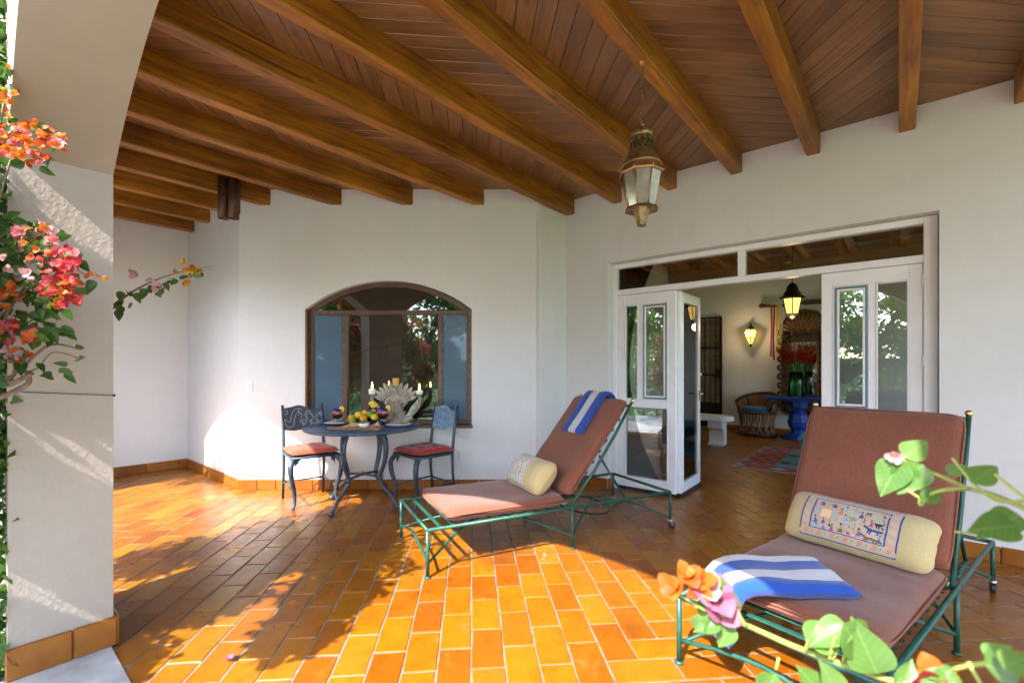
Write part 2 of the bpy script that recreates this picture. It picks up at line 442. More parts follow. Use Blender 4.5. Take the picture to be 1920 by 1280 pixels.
# baseboards
def baseboard(parent, p0, p1, nrm, h=.105, t=.016, L=.29, first=None, gap=.004):
    p0 = Vector(p0); p1 = Vector(p1); nrm = Vector(nrm).normalized(); d = p1-p0; tot = d.length; d.normalize()
    x = 0.0; first = first or L
    while x < tot-.01:
        l = min(first if x == 0 else L, tot-x)
        if l > .02:
            mb = MB(); Mr = Matrix(((d.x, nrm.x, 0), (d.y, nrm.y, 0), (0, 0, 1)))
            c = p0+d*(x+l/2)+nrm*(t/2-.004)
            mb.bbox((0,0,0), (l-gap, t+.008+rs.uniform(0, .002), h+rs.uniform(-.003, .002)), .004)
            o = mb.build('baseboard_tile', m_base, parent)
            o.matrix_local = Matrix.Translation((c.x, c.y, h/2-.001)) @ Mr.to_4x4()
        x += l
sdir = W(1, 0); ndir = W(0, 1)

# entrance wall with the big door opening
OP_A, OP_B, OP_T = -2.33, .20, 2.335
ew = MB(); wall(ew, lambda x, d, z: W(x, N_DOORWALL+d, z), S_SIDE-.15, 3.2, -.05, 3.6, .28, [dict(a=OP_A, b=OP_B, sill=-.05, spring=OP_T)])
ew = tag(ew.build('entrance_wall', m_plaster), 'cream plaster wall around the white glazed doors, behind the loungers', 'wall')
baseboard(ew, W(S_SIDE, N_DOORWALL), W(OP_A, N_DOORWALL), -ndir)
baseboard(ew, W(OP_B, N_DOORWALL), W(3.1, N_DOORWALL), -ndir)
baseboard(ew, W(OP_A, N_DOORWALL+.004), W(OP_A, N_DOOR-.045), sdir)
# bay wall (arched window) + its short right flank + chamfer
WA, WB, WSILL, WSPR, WRISE = -2.136, -.415, .66, 1.854, .297
bw = MB(); wall(bw, lambda x, d, z: Vector((x, BAY_Y+d, z)), BAY_X0, BAY_X1, -.05, 3.3, .20, [dict(a=WA, b=WB, sill=WSILL, spring=WSPR, rise=WRISE)])
bw = tag(bw.build('bay_wall', m_plaster), 'cream plaster wall with the arched brown window behind the bistro table', 'wall')
baseboard(bw, (BAY_X0, BAY_Y, 0), (BAY_X1, BAY_Y, 0), (0, -1, 0), L=.19)
fk = MB(); wall(fk, lambda x, d, z: W(S_SIDE-d, x, z), 3.83, N_DOORWALL+.1, -.05, 3.3, .16)
fk = tag(fk.build('flank_wall', m_plaster), 'narrow shaded plaster wall between the arched window wall and the glazed doors', 'wall')
baseboard(fk, W(S_SIDE, 3.82), W(S_SIDE, N_DOORWALL), sdir)
ch = MB(); wall(ch, lambda x, d, z: W(x, N_CHAM+d, z), S_END-.1, -5.225, -.05, 3.3, .18)
ch = tag(ch.build('recess_wall', m_plaster), 'plaster wall left of the arched window wall, with a white socket low down', 'wall')
baseboard(ch, W(S_END, N_CHAM), W(-5.225, N_CHAM), -ndir)
en = MB(); wall(en, lambda x, d, z: W(S_END-d, x, z), -.2, N_CHAM+.1, -.05, 3.3, .2)
en = tag(en.build('end_wall', m_plaster), 'shaded plaster wall at the far left end of the terrace, beside the pillar', 'wall')
baseboard(en, W(S_END, N_ARC1), W(S_END, N_CHAM), sdir, L=.33)
baseboard_done = True

# arcade: piers, segmental arches, and an unseen third opening made taller to admit light
ARCH = [(-6.10, -3.30), (-2.74, .09), (.75, 3.55)]
SPR, RISE = 2.127, .52
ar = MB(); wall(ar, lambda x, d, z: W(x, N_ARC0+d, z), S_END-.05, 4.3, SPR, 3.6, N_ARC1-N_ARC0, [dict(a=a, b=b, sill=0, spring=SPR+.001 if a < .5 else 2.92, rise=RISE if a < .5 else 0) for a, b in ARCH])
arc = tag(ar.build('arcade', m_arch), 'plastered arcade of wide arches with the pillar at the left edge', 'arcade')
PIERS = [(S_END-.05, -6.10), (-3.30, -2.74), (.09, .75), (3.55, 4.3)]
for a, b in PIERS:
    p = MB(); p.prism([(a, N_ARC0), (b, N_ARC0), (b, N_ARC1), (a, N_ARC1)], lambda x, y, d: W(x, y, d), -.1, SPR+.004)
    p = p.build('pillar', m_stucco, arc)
# the visible pillar's baseboard: jamb face and its two returns
for (p0, p1, nr, f) in ((W(-2.74, N_ARC0-.01), W(-2.74, N_ARC1+.012), sdir, .20), (W(-2.724, N_ARC1), W(-3.30, N_ARC1), ndir, None), (W(-3.30, N_ARC1+.012), W(-3.30, N_ARC0), -sdir, None)):
    p0 = Vector(p0); p1 = Vector(p1); d = (p1-p0); tot = d.length; d.normalize(); x = 0
    for l in ((.20, tot-.20) if f else (tot/2, tot/2)):
        mb = MB(); mb.bbox((0,0,0), (l-.004, .03, .125), .005); c = p0+d*(x+l/2)+Vector(nr)*.006
        o = mb.build('baseboard_tile', m_base, arc)
        o.matrix_local = Matrix.Translation((c.x, c.y, .068)) @ Matrix(((d.x, nr.x, 0), (d.y, nr.y, 0), (0, 0, 1))).to_4x4(); x += l

# ceiling: slab, boards in alternating diagonals, beams
cl = MB(); slab(cl, -7.2, 3.3, N_ARC0, N_DOORWALL+.02, CEIL+.022, CEIL+.2)
ceiling = tag(cl.build('ceiling', simple('dark_gap', (.03, .015, .01), .9)), kind='structure')
BS0, BST = .032, .5625
bays = [BS0+BST*(1.5-k) for k in range(15)]
BW_ = .104
bo = {}
for sg in (1, -1):
    # local x along the board, y across; board direction (s, n) = (1, sg)/sqrt2
    hw = BST/2; n2 = BW_*math.sqrt(2)/2; e = .0016
    corners = [(-hw, -sg*hw-n2+e), (hw, sg*hw-n2+e), (hw, sg*hw+n2-e), (-hw, -sg*hw+n2-e)]
    r2 = math.sqrt(.5); loc = [((x+sg*y)*r2, (-sg*x+y)*r2) for x, y in corners]
    mb = MB(); cx = sum(p[0] for p in loc)/4; cy = sum(p[1] for p in loc)/4
    top = [(x, y, .02) for x, y in loc]; mid = [(x, y, .003) for x, y in loc]; low = [(cx+(x-cx)*.995, cy+(y-cy)*.955, 0) for x, y in loc]
    mb.add(top+mid+low, [(0,1,2,3),(8,9,10,11)]+[(k+4*l,(k+1)%4+4*l,(k+1)%4+4*l+4,k+4*l+4) for l in (0,1) for k in range(4)])
    t = mb.build('ceiling_board', m_board); bo[sg] = t.data; bpy.data.objects.remove(t)
def under(s, n): return any(inside(s+a, n+b) and n+b < N_DOORWALL+.02 for a in (-.27, 0, .27) for b in (-.34, -.2, -.1, 0, .12))
def clipped(sc, n, sg, lim):
    hw = BST/2; n2 = BW_*math.sqrt(2)/2-.0016; P = [(-hw, -sg*hw-n2), (hw, sg*hw-n2), (hw, sg*hw+n2), (-hw, -sg*hw+n2)]; P = [(sc+x, n+y) for x, y in P]; out = []
    for i in range(4):
        a, b = P[i-1], P[i]
        if (a[1] <= lim) != (b[1] <= lim): t_ = (lim-a[1])/(b[1]-a[1]); out.append((a[0]+(b[0]-a[0])*t_, lim))
        if b[1] <= lim: out.append(b)
    return out
boards = []
for bi, sc in enumerate(bays):
    sg = -1 if bi % 2 == 0 else 1
    n = N_ARC1-.2+(bi*.037 % .1)
    while n < N_DOORWALL+.36:
        if under(sc, n):
            c = W(sc, n, CEIL); pr = project(c)
            vis = pr is not None and -150 < pr[0] < 2070 and -160 < pr[1]
            boards.append((not vis, c.y, c, sg, sc, n))
        n += BW_*math.sqrt(2)
boards.sort(key=lambda t: (t[0], t[1]))
extra = MB()
for i, (hid, y, c, sg, sc, n) in enumerate(boards):
    Mx = Matrix.Translation((c.x, c.y, CEIL+rs.uniform(-.0015, .0015))) @ Matrix.Rotation(ROT_SN+R(45)*sg, 4, 'Z') @ Matrix.Rotation(rs.uniform(-.006, .006), 4, 'X')
    if n > N_DOORWALL-.22:
        poly = clipped(sc, n, sg, N_DOORWALL+.12)
        if len(poly) < 3: continue
        Mi = Mx.inverted(); mb = MB(); mb.prism([tuple((Mi @ W(a, b, CEIL)).xy) for a, b in poly], lambda x, y, d: Vector((x, y, d)), 0, .02)
        o = mb.build('ceiling_board', m_board, ceiling); o.matrix_local = Mx; continue
    if i < 300:
        o = bpy.data.objects.new('ceiling_board', bo[sg]); C.objects.link(o); o.parent = ceiling; o.matrix_local = Mx
    else: extra.add([Mx @ v.co for v in bo[sg].vertices], [list(p.vertices) for p in bo[sg].polygons])
if extra.v: tag(extra.build('ceiling_boards_beyond', m_board, ceiling), kind='stuff')
def wall_n(s):                      # where a beam at s meets the wall
    if s > S_SIDE: return N_DOORWALL
    if s > -5.22: return (BAY_Y+SN*s)/CN
    return N_CHAM
for k in range(15):
    s = BS0+BST*(2-k)
    if s < S_END+.05: break
    ln = wall_n(s)+.03-(N_ARC1-.03); mb = MB(); hh = CEIL-BEAM_B+.01
    if wall_n(s)+.03 and S_SIDE > s > -5.22: ln += .05
    segs = 10; bwid = .092
    vs = []; 
    for q in range(segs+1):
        x = -ln/2+ln*q/segs
        for (yy, zz) in ((-1,0),(-.88,0),(.88,0),(1,0),(1,1),(-1,1)):
            cz = .008 if abs(yy) == 1 and zz == 0 else 0
            jx = rs.uniform(-.0014, .0014)
            vs.append((x, yy*bwid/2+jx, zz*hh+cz+(jx if zz == 0 else 0)))
    fs = [(q*6+a, q*6+(a+1)%6, q*6+6+(a+1)%6, q*6+6+a) for q in range(segs) for a in range(6)]+[tuple(range(6)), tuple(segs*6+a for a in range(6))]
    mb.add(vs, fs); o = mb.build('beam', m_beam, ceiling)
    c = W(s, (N_ARC1-.03)+ln/2, BEAM_B); o.matrix_local = Matrix.Translation(c) @ Matrix.Rotation(ROT_SN+R(90), 4, 'Z')
# roof over terrace, hall and window room keeps the sun out
rf = MB(); slab(rf, -7.4, 3.4, N_ARC0-.05, N_DOORWALL+.3, 3.61, 3.75); slab(rf, -4.4, 3.4, N_DOORWALL+.3, 10.6, 3.61, 3.75)
slab(rf, -7.4, -2.9, 1.7, 4.61, 3.30, 3.4)
tag(rf.build('roof', m_plaster), 'flat roof slab over the terrace and the hall', 'roof')

# hall
N_BACK = 10.02
hb = MB(); wall(hb, lambda x, d, z: W(x, N_BACK+d, z), -4.1, 2.4, -.05, 3.6, .2)
hb = tag(hb.build('hall_back_wall', m_inner), 'pale wall at the back of the hall behind the carved mirror', 'wall')
baseboard(hb, W(-2.78, N_BACK), W(2.0, N_BACK), -ndir, L=.30, h=.10)
hl = MB(); wall(hl, lambda x, d, z: W(-3.9-d, x, z), N_DOORWALL+.1, 10.2, -.05, 3.6, .2)
tag(hl.build('hall_side_wall', m_inner), 'left side wall of the hall, mostly hidden behind the open door', 'wall')
hr = MB(); wall(hr, lambda x, d, z: W(2.1+d, x, z), N_DOORWALL+.28, 10.2, -.05, 3.6, .2, [dict(a=5.0, b=6.6, sill=.5, spring=2.5), dict(a=7.4, b=9.2, sill=.4, spring=2.5)])  # both openings are added to let daylight into the hall
tag(hr.build('hall_opening_wall', m_inner), 'right side wall of the hall with added daylight openings, seen only in reflection', 'wall')
hc = MB(); slab(hc, -4.1, 2.4, N_DOORWALL+.25, 10.2, 3.42, 3.55)
hc = tag(hc.build('hall_ceiling', m_board), kind='structure')
for k in range(9):
    b = MB(); b.box((0,0,0), (5.6, .1, .17)); o = b.build('beam', m_beam, hc)
    o.matrix_local = Matrix.Translation(W(-3.5+k*.68, 7.3, 3.33)) @ Matrix.Rotation(ROT_SN+R(90), 4, 'Z')
b = MB(); b.box((0,0,0), (6.0, .09, .40)); o = b.build('fascia_board', m_beam, hc); o.matrix_local = Matrix.Translation(W(-.85, N_BACK-.05, 3.14)) @ Matrix.Rotation(ROT_SN, 4, 'Z')

# dim room behind the arched window
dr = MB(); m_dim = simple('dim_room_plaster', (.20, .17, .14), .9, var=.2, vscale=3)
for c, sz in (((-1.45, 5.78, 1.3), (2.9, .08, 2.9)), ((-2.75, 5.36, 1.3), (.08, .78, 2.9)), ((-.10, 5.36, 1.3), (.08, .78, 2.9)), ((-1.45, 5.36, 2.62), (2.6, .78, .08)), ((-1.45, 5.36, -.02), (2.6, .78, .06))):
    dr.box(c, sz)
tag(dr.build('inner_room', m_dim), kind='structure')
# ------------------------------------------------------------------ arched window in the bay wall
def arc_z(x, a, b, spr, rise, inset=0.0):
    h = (b-a)/2; Rr = (h*h+rise*rise)/(2*rise); return spr+rise-Rr+math.sqrt(max((Rr-inset)**2-(x-(a+b)/2)**2, 0))
WY = BAY_Y+.075
rv = MB(); t = .014                  # wooden lining of the reveal
rv.box(((WA+t/2+.002), BAY_Y+.10, (WSILL+WSPR)/2), (t, .19, WSPR-WSILL))
rv.box(((WB-t/2-.002), BAY_Y+.10, (WSILL+WSPR)/2), (t, .19, WSPR-WSILL))
win = empty('window'); win.parent = bw
rv.build('window_lining', m_reveal_wood, win)
fr = MB(); fw = .045
def bar(x0, x1, z0, z1, d=.05, y=WY+.01): fr.bbox(((x0+x1)/2, y, (z0+z1)/2), (x1-x0, d, z1-z0), .004)
xa, xb = WA+t+.003, WB-t-.003
bar(xa, xa+fw, WSILL+.004, WSPR); bar(xb-fw, xb, WSILL+.004, WSPR); bar(xa+fw, xb-fw, WSILL+.004, WSILL+.05)
bar(xa+fw, xb-fw, 1.805, 1.852, .056)
MX0, MX1 = (642.5-960)*BAY_Y/F_PX, (824-960)*BAY_Y/F_PX
for mx in (MX0, MX1): bar(mx-.026, mx+.026, WSILL+.05, 1.805, .054)
N = 26
pts_o = [(xa+(xb-xa)*i/N) for i in range(N+1)]
for a, b in zip(pts_o, pts_o[1:]):
    def zz(x, ins): return max(WSPR-.004, arc_z(x, WA, WB, WSPR, WRISE, ins))
    poly = [(a, zz(a, .008)), (b, zz(b, .008)), (b, zz(b, .055)), (a, zz(a, .055))]
    fr.prism(poly, lambda x, z, d: Vector((x, d, z)), WY-.016, WY+.036)
fr.box(((WA+WB)/2, BAY_Y+.012, WSILL-.012), (WB-WA+.02, .06, .03))
fr.build('window_frame', m_brown_frame, win)
sc = MB()
for z in [WSILL+.07+.108*i for i in range(11)]:
    for x in (xa+.012, MX0-.018, MX1+.018, xb-.012): sc.ball((x, WY-.018, z), .0038, 6, 4)
for x in [xa+.06+.09*i for i in range(4)]+[MX1+.05+.085*i for i in range(4)]: sc.ball((x, WY-.02, 1.83), .0038, 6, 4)
sc.build('screws', m_steel, win)
m_screen = Mat('window_film'); _tr = m_screen.n('BsdfTransparent'); _tr.inputs[0].default_value = (.75, .85, .95, 1)
m_screen.col((.17, .27, .37)); m_screen.set(Roughness=.25)
_mx = m_screen.n('MixShader'); _mx.inputs[0].default_value = .36
m_screen.l(_tr.outputs[0], _mx.inputs[1]); m_screen.l(m_screen.b.outputs[0], _mx.inputs[2]); m_screen.l(_mx.outputs[0], m_screen.out.inputs[0]); m_screen = m_screen.m
def pane(x0, x1, z0, z1, name='pane', y=WY+.012, par=win, mat=None):
    p = MB(); p.box(((x0+x1)/2, y, (z0+z1)/2), (x1-x0, .005, z1-z0)); return p.build(name, mat or m_glass, par)
pane(MX0+.02, MX1-.02, WSILL+.04, 1.81)
for (a, b) in ((xa+.03, MX0-.02), (MX1+.02, xb-.03)):
    pane(a, b, WSILL+.04, 1.81)
    pane(a, b, WSILL+.04, 1.81, 'window_film', WY+.003, win, m_screen)
p = MB(); xs = [xa+.03+(xb-xa-.06)*i/20 for i in range(21)]
p.prism([(x, max(1.85, arc_z(x, WA, WB, WSPR, WRISE, .05))) for x in xs]+[(xs[-1], 1.845), (xs[0], 1.845)], lambda x, z, d: Vector((x, d, z)), WY+.01, WY+.015)
p.build('pane', m_glass, win)
# standing lamp in the room behind
m_shade = simple('pale_lampshade', (.55, .66, .70), .8)
lp = empty('floor_lamp', (-2.0, 5.42, 0), label='dim pale blue lamp inside the room behind the arched window', cat='lamp')
lx = (470-960)/F_PX*5.3+2.0
b = MB(); b.lathe([(.02, .01), (.02, 1.05)], 10, (lx, 0, 0)); b.lathe([(.13, .012), (.12, .03), (.02, .05)], 16, (lx, 0, 0)); b.build('stand', m_black_iron, lp)
b = MB(); b.lathe([(.26, 1.02), (.24, 1.14), (.18, 1.28), (.17, 1.28), (.23, 1.14), (.25, 1.02)], 24, (lx, 0, 0), cap=False); b.build('lamp_shade', m_shade, lp)
b = MB(); b.lathe([(.14, .62), (.2, .72), (.22, .85), (.16, .95), (.06, 1.0)], 24, (lx, 0, -.2)); b.build('lamp_body', m_shade, lp)

# ------------------------------------------------------------------ glazed doors
pd = empty('glazed_door', W(0, N_DOOR, 0), ROT_SN, label='white glazed double door with transom lights, one leaf folded open', cat='door')
# local: x = s, y = n - N_DOOR
def wbar(mb, x0, x1, z0, z1, d=.05, y=0.0, mi=0): mb.bbox(((x0+x1)/2, y, (z0+z1)/2), (x1-x0, d, z1-z0), .004, None, mi)
f = MB(); A, B = OP_A+.004, OP_B-.004
DTOP = 2.005; SL, SR = -1.66, -.49
wbar(f, A, A+.055, .0, OP_T-.006, .09); wbar(f, B-.075, B, .0, OP_T-.006, .09)
wbar(f, A+.055, B-.075, OP_T-.055, OP_T-.006, .085); wbar(f, A+.055, B-.075, DTOP, DTOP+.055, .085)
MU = (1392-960)/F_PX; MU = N_DOOR*(CN*MU-SN)/(CN+SN*MU)
wbar(f, MU-.03, MU+.03, DTOP+.055, OP_T-.055, .08)
f.build('door_frame', m_frame_white, pd)
def glazing(par, x0, x1, z0, z1, y=0.0, name='pane'):
    g = MB(); g.box(((x0+x1)/2, y, (z0+z1)/2), (x1-x0, .006, z1-z0)); return g.build(name, m_glass, par)
glazing(pd, A+.05, MU-.025, DTOP+.05, OP_T-.05, name='transom_pane'); glazing(pd, MU+.025, B-.07, DTOP+.05, OP_T-.05, name='transom_pane')
m_vent = simple('vent_blue_grey', (.16, .24, .33), .5)
def leaf(x0, x1, mull, vent_right, name):
    lf = empty(name); lf.parent = pd
    L = MB(); z0 = .035; st = .075
    wbar(L, x0, x0+st, z0, DTOP-.004); wbar(L, x1-st, x1, z0, DTOP-.004)
    wbar(L, x0+st, x1-st, DTOP-.11, DTOP-.004); wbar(L, x0+st, x1-st, z0, z0+.10); wbar(L, x0+st, x1-st, .865, .93)
    wbar(L, mull-.018, mull+.018, .93, DTOP-.11)
    for (a, b_, c, d) in ((x0+st, x1-st, z0+.10, .865), (x0+st, mull-.018, .93, DTOP-.11), (mull+.018, x1-st, .93, DTOP-.11)):
        for q in ((a, a+.012, c, d), (b_-.012, b_, c, d), (a+.012, b_-.012, c, c+.012), (a+.012, b_-.012, d-.012, d)): wbar(L, *q, .062)
    for z in (.5, 1.3, 1.88):      # hinges
        L.lathe([(.008, -.045), (.008, .045)], 8, (x0 if x0 < -1.5 else x1, -.032, z))
    L.build('stile', m_frame_white, lf)
    glazing(lf, x0+st, x1-st, z0+.10, .865)
    for i, (a, b_) in enumerate(((x0+st, mull-.018), (mull+.018, x1-st))):
        glazing(lf, a, b_, .93, DTOP-.11)
        if (i == 1) == vent_right:
            V = MB()
            for q in ((a+.014, a+.028, .945, DTOP-.125), (b_-.028, b_-.014, .945, DTOP-.125), (a+.028, b_-.028, .945, .96), (a+.028, b_-.028, DTOP-.14, DTOP-.125)): wbar(V, *q, .03, -.018)
            V.build('vent_frame', m_vent, lf)
            V = MB()
            for q in ((a+.028, a+.044, .96, DTOP-.14), (b_-.044, b_-.028, .96, DTOP-.14), (a+.044, b_-.044, .96, .976), (a+.044, b_-.044, DTOP-.156, DTOP-.14)): wbar(V, *q, .024, -.022)
            V.build('vent_sash', m_frame_white, lf)
            glazing(lf, a+.044, b_-.044, .976, DTOP-.156, -.02)
    s = MB(); s.box(((x0+x1)/2, -.006, .02), (x1-x0, .03, .032)); s.build('door_sweep', m_black, lf)
    return lf
leaf(A+.058, SL, A+.058+.245, True, 'sidelight')
leaf(SR, B-.078, SR+.325, False, 'sidelight')
# the leaf folded inwards
lf = empty('door_leaf', (SL+.012, .03, 0), R(91)); lf.parent = pd
L = MB(); lw = .60
wbar(L, 0, .06, .035, DTOP-.01, .034); wbar(L, lw-.06, lw, .035, DTOP-.01, .034); wbar(L, .06, lw-.06, DTOP-.10, DTOP-.01, .034); wbar(L, .06, lw-.06, .035, .125, .034)
for q in ((.06, .072, .125, DTOP-.10), (lw-.072, lw-.06, .125, DTOP-.10), (.072, lw-.072, .125, .137), (.072, lw-.072, DTOP-.112, DTOP-.10)): wbar(L, *q, .044)
L.build('stile', m_frame_white, lf); glazing(lf, .06, lw-.06, .125, DTOP-.10)
s = MB(); s.box((lw/2, 0, .02), (lw, .05, .032)); s.build('door_sweep', m_black, lf)
h = MB()
for sg in (-1, 1):
    h.tube([(lw-.045, sg*.03, .98), (lw-.045, sg*.06, .98)], .008); h.tube([(lw-.045, sg*.06, .98), (lw-.10, sg*.065, .98), (lw-.15, sg*.06, .98)], .009)
    h.bbox((lw-.045, sg*.03, .96), (.03, .012, .11), .003)
h.build('handle', m_brass, lf)

# ------------------------------------------------------------------ wall fittings
def plate(name, p, dx, nr, w_, h_, label, cat):
    e = empty(name, p, math.atan2(dx.y, dx.x), label=label, cat=cat)
    b = MB(); b.bbox((0, -.004, 0), (w_, .008, h_), .003); b.build('cover_plate', m_frame_white, e)
    b = MB(); b.bbox((0, -.010, 0), (w_*.42, .008, h_*.45), .002); b.build('rocker', simple(name+'_grey', (.7, .72, .75), .4), e)
plate('light_switch', Vector(((467.5-960)/F_PX*BAY_Y, BAY_Y, CAM_H-(726-HOR)/F_PX*BAY_Y)), Vector((1,0,0)), None, .072, .118, 'white light switch on the plaster wall left of the arched window', 'switch')
plate('wall_socket', W(-6.05, N_CHAM, .42), sdir, None, .05, .08, 'small white wall socket low on the sunlit plaster', 'socket')
# brown metal tube light under the beams
sl = empty('tube_light', PX(428.5, 332, 4.45), label='brown open metal tube light hanging below the beams at the left', cat='light')
sl.location.z = 0
b = MB(); m_rust = simple('brown_metal', (.10, .045, .030), .45, .3, var=.25, vscale=12)
zt = CEIL-.02; zb = CAM_H+278*4.45/F_PX
for k in (-1, 1):
    n = 14; vs = []; 
    for z in (zt, zb):
        for rr in (.047, .043):
            for i in range(n): vs.append((k*.0485+rr*math.cos(2*math.pi*i/n), rr*1.1*math.sin(2*math.pi*i/n), z))
    fs = []
    for i in range(n):
        j = (i+1) % n; fs += [(i, j, 2*n+j, 2*n+i), (n+i, n+j, 3*n+j, 3*n+i), (2*n+i, 2*n+j, 3*n+j, 3*n+i), (i, j, n+j, n+i)]
    b.add(vs, fs, 0, True)
b.build('tube', m_rust, sl)
b = MB(); b.box((0, .06, (zt+zb)/2+.03), (.14, .03, zt-zb-.08)); b.build('mounting_bracket', m_rust, sl)

# ------------------------------------------------------------------ hanging lantern on the terrace
LY = 2.55; lc = PX(1203, 130, LY)
ln = empty('lantern', (lc.x, lc.y, 0), R(12), label='antique brass lantern with mirrored glass hanging on a chain from a beam', cat='lantern')
def lz(y): return CAM_H-(y-HOR)/F_PX*LY
m_antique = Mat('antique_brass'); _co = m_antique.objco()
m_antique.col(m_antique.ramp(m_antique.noise(25, 5, .7, _co), [(.3, (.13, .085, .038)), (.55, (.32, .22, .10)), (.8, (.48, .37, .20))])); m_antique.set(Roughness=.42, Metallic=.75)
m_antique.bump(m_antique.noise(60, 3, .6, _co), .3, .002); m_antique = m_antique.m
m_copper = simple('copper', (.40, .23, .10), .38, .85, var=.3, vscale=20)
u = LY/F_PX
zc0, zc1 = lz(128), lz(236)
k = 0; z = BEAM_B-.004
while z > zc1+.012:                   # chain links
    b = MB(); n = 10
    ptsl = [((math.cos(2*math.pi*i/n)*.0075), 0, math.sin(2*math.pi*i/n)*.0145) for i in range(n)]
    if k % 2: ptsl = [(0, x, zz) for x, _, zz in ptsl]
    b.tube([(x+(.004*math.sin(k*.9)), y, z-.0145+zz) for x, y, zz in ptsl], .003, 5, True); b.build('chain_link', m_antique, ln); z -= .0245; k += 1
b = MB(); b.lathe([(.004, BEAM_B-.02), (.02, BEAM_B-.004), (.022, BEAM_B-.0005)], 12); b.build('ceiling_hook', m_copper, ln)
b = MB(); b.tube(smooth_path([(0,0,zc1+.012), (.014,0,zc1+.004), (.012,0,zc1-.012), (-.006,0,zc1-.018), (-.012,0,zc1-.03), (0,0,zc1-.036)]), .0035, 6); b.build('hook', m_brass, ln)
r_ = lambda px: px*u
b = MB(); b.lathe([(.004, lz(244)), (r_(18), lz(246)), (r_(21.5), lz(248)), (r_(22), lz(258)), (r_(20), lz(260))], 28); 
for i in range(14):                   # pierced crown: scalloped tabs
    an = 2*math.pi*i/14; c_, s_ = math.cos(an), math.sin(an)
    poly = [(-.009, 0), (.009, 0), (.010, -.018), (.004, -.030), (-.004, -.030), (-.010, -.018)]
    b.prism(poly, lambda x, zz, d: Vector(((r_(21.5)+d-zz*.12)*c_-x*s_, (r_(21.5)+d-zz*.12)*s_+x*c_, lz(260)+zz)), 0, .002)
b.build('crown', m_antique, ln)
b = MB(); b.lathe([(r_(15), lz(260)), (r_(18), lz(270)), (r_(23), lz(284)), (r_(29), lz(296)), (r_(30.5), lz(298)), (r_(29.5), lz(301)), (r_(33), lz(304)), (r_(33.5), lz(307)), (r_(38), lz(312)), (r_(36), lz(313.5))], 32)
b.build('cap', m_antique, ln)
b = MB()
for row in range(4):
    for i in range(16):
        an = 2*math.pi*(i+.5*(row % 2))/16; zz = lz(266+row*5.5); rr = r_(16.6+row*2.0)
        b.ball((rr*math.cos(an), rr*math.sin(an), zz), .0045, 6, 4)
b.build('pierced_holes', m_black_iron, ln)
NS = 8
def ring(r1, z1, r2, z2, mb, th=.002):
    for i in range(NS):
        a0, a1 = 2*math.pi*i/NS, 2*math.pi*(i+1)/NS
        mb.add([(r1*math.cos(a0), r1*math.sin(a0), z1), (r1*math.cos(a1), r1*math.sin(a1), z1), (r2*math.cos(a1), r2*math.sin(a1), z2), (r2*math.cos(a0), r2*math.sin(a0), z2)], [(0,1,2,3)])
b = MB(); ring(r_(33), lz(310), r_(42), lz(326), b); ring(r_(42), lz(326), r_(40), lz(329), b); b.build('eave', m_copper, ln)
m_mirror_glass = Mat('antique_mirror_glass'); m_mirror_glass.col(m_mirror_glass.ramp(m_mirror_glass.noise(9, 4, .6, m_mirror_glass.objco()), [(.3, (.50, .50, .46)), (.7, (.86, .87, .84))]))
m_mirror_glass.set(Roughness=.16, Metallic=.85); m_mirror_glass.bump(m_mirror_glass.noise(30, 2, .5, m_mirror_glass.objco()), .12, .003); m_mirror_glass = m_mirror_glass.m
rt, rb, zt, zb = r_(38), r_(26), lz(325), lz(389)
for i in range(NS):
    a0, a1 = 2*math.pi*i/NS, 2*math.pi*(i+1)/NS; m = (a0+a1)/2
    g = MB(); q = []
    for rr in (1.0, .975):
        q += [(rt*rr*math.cos(a0), rt*rr*math.sin(a0), zt), (rt*rr*math.cos(a1), rt*rr*math.sin(a1), zt), (rb*rr*math.cos(a1), rb*rr*math.sin(a1), zb), (rb*rr*math.cos(a0), rb*rr*math.sin(a0), zb)]
    g.add(q, [(0,1,2,3),(7,6,5,4),(0,4,5,1),(1,5,6,2),(2,6,7,3),(3,7,4,0)]); g.build('glass_pane', m_mirror_glass, ln)
    g = MB(); g.tube([(rt*1.01*math.cos(a0), rt*1.01*math.sin(a0), zt), (rb*1.01*math.cos(a0), rb*1.01*math.sin(a0), zb)], .004, 6)
    g.tube([(r_(39)*math.cos(a0), r_(39)*math.sin(a0), lz(322)), (r_(43)*math.cos(a0), r_(43)*math.sin(a0), lz(328)), (r_(46)*math.cos(a0), r_(46)*math.sin(a0), lz(324))], .003, 5); g.build('rib', m_copper, ln)
b = MB(); ring(r_(27), zb, r_(32), lz(395), b); ring(r_(32), lz(395), r_(17), lz(392), b); ring(r_(18), lz(392), r_(10), lz(414), b); ring(r_(10), lz(414), r_(9), lz(423), b); ring(r_(9), lz(423), .001, lz(427), b)
b.build('drop', m_antique, ln)

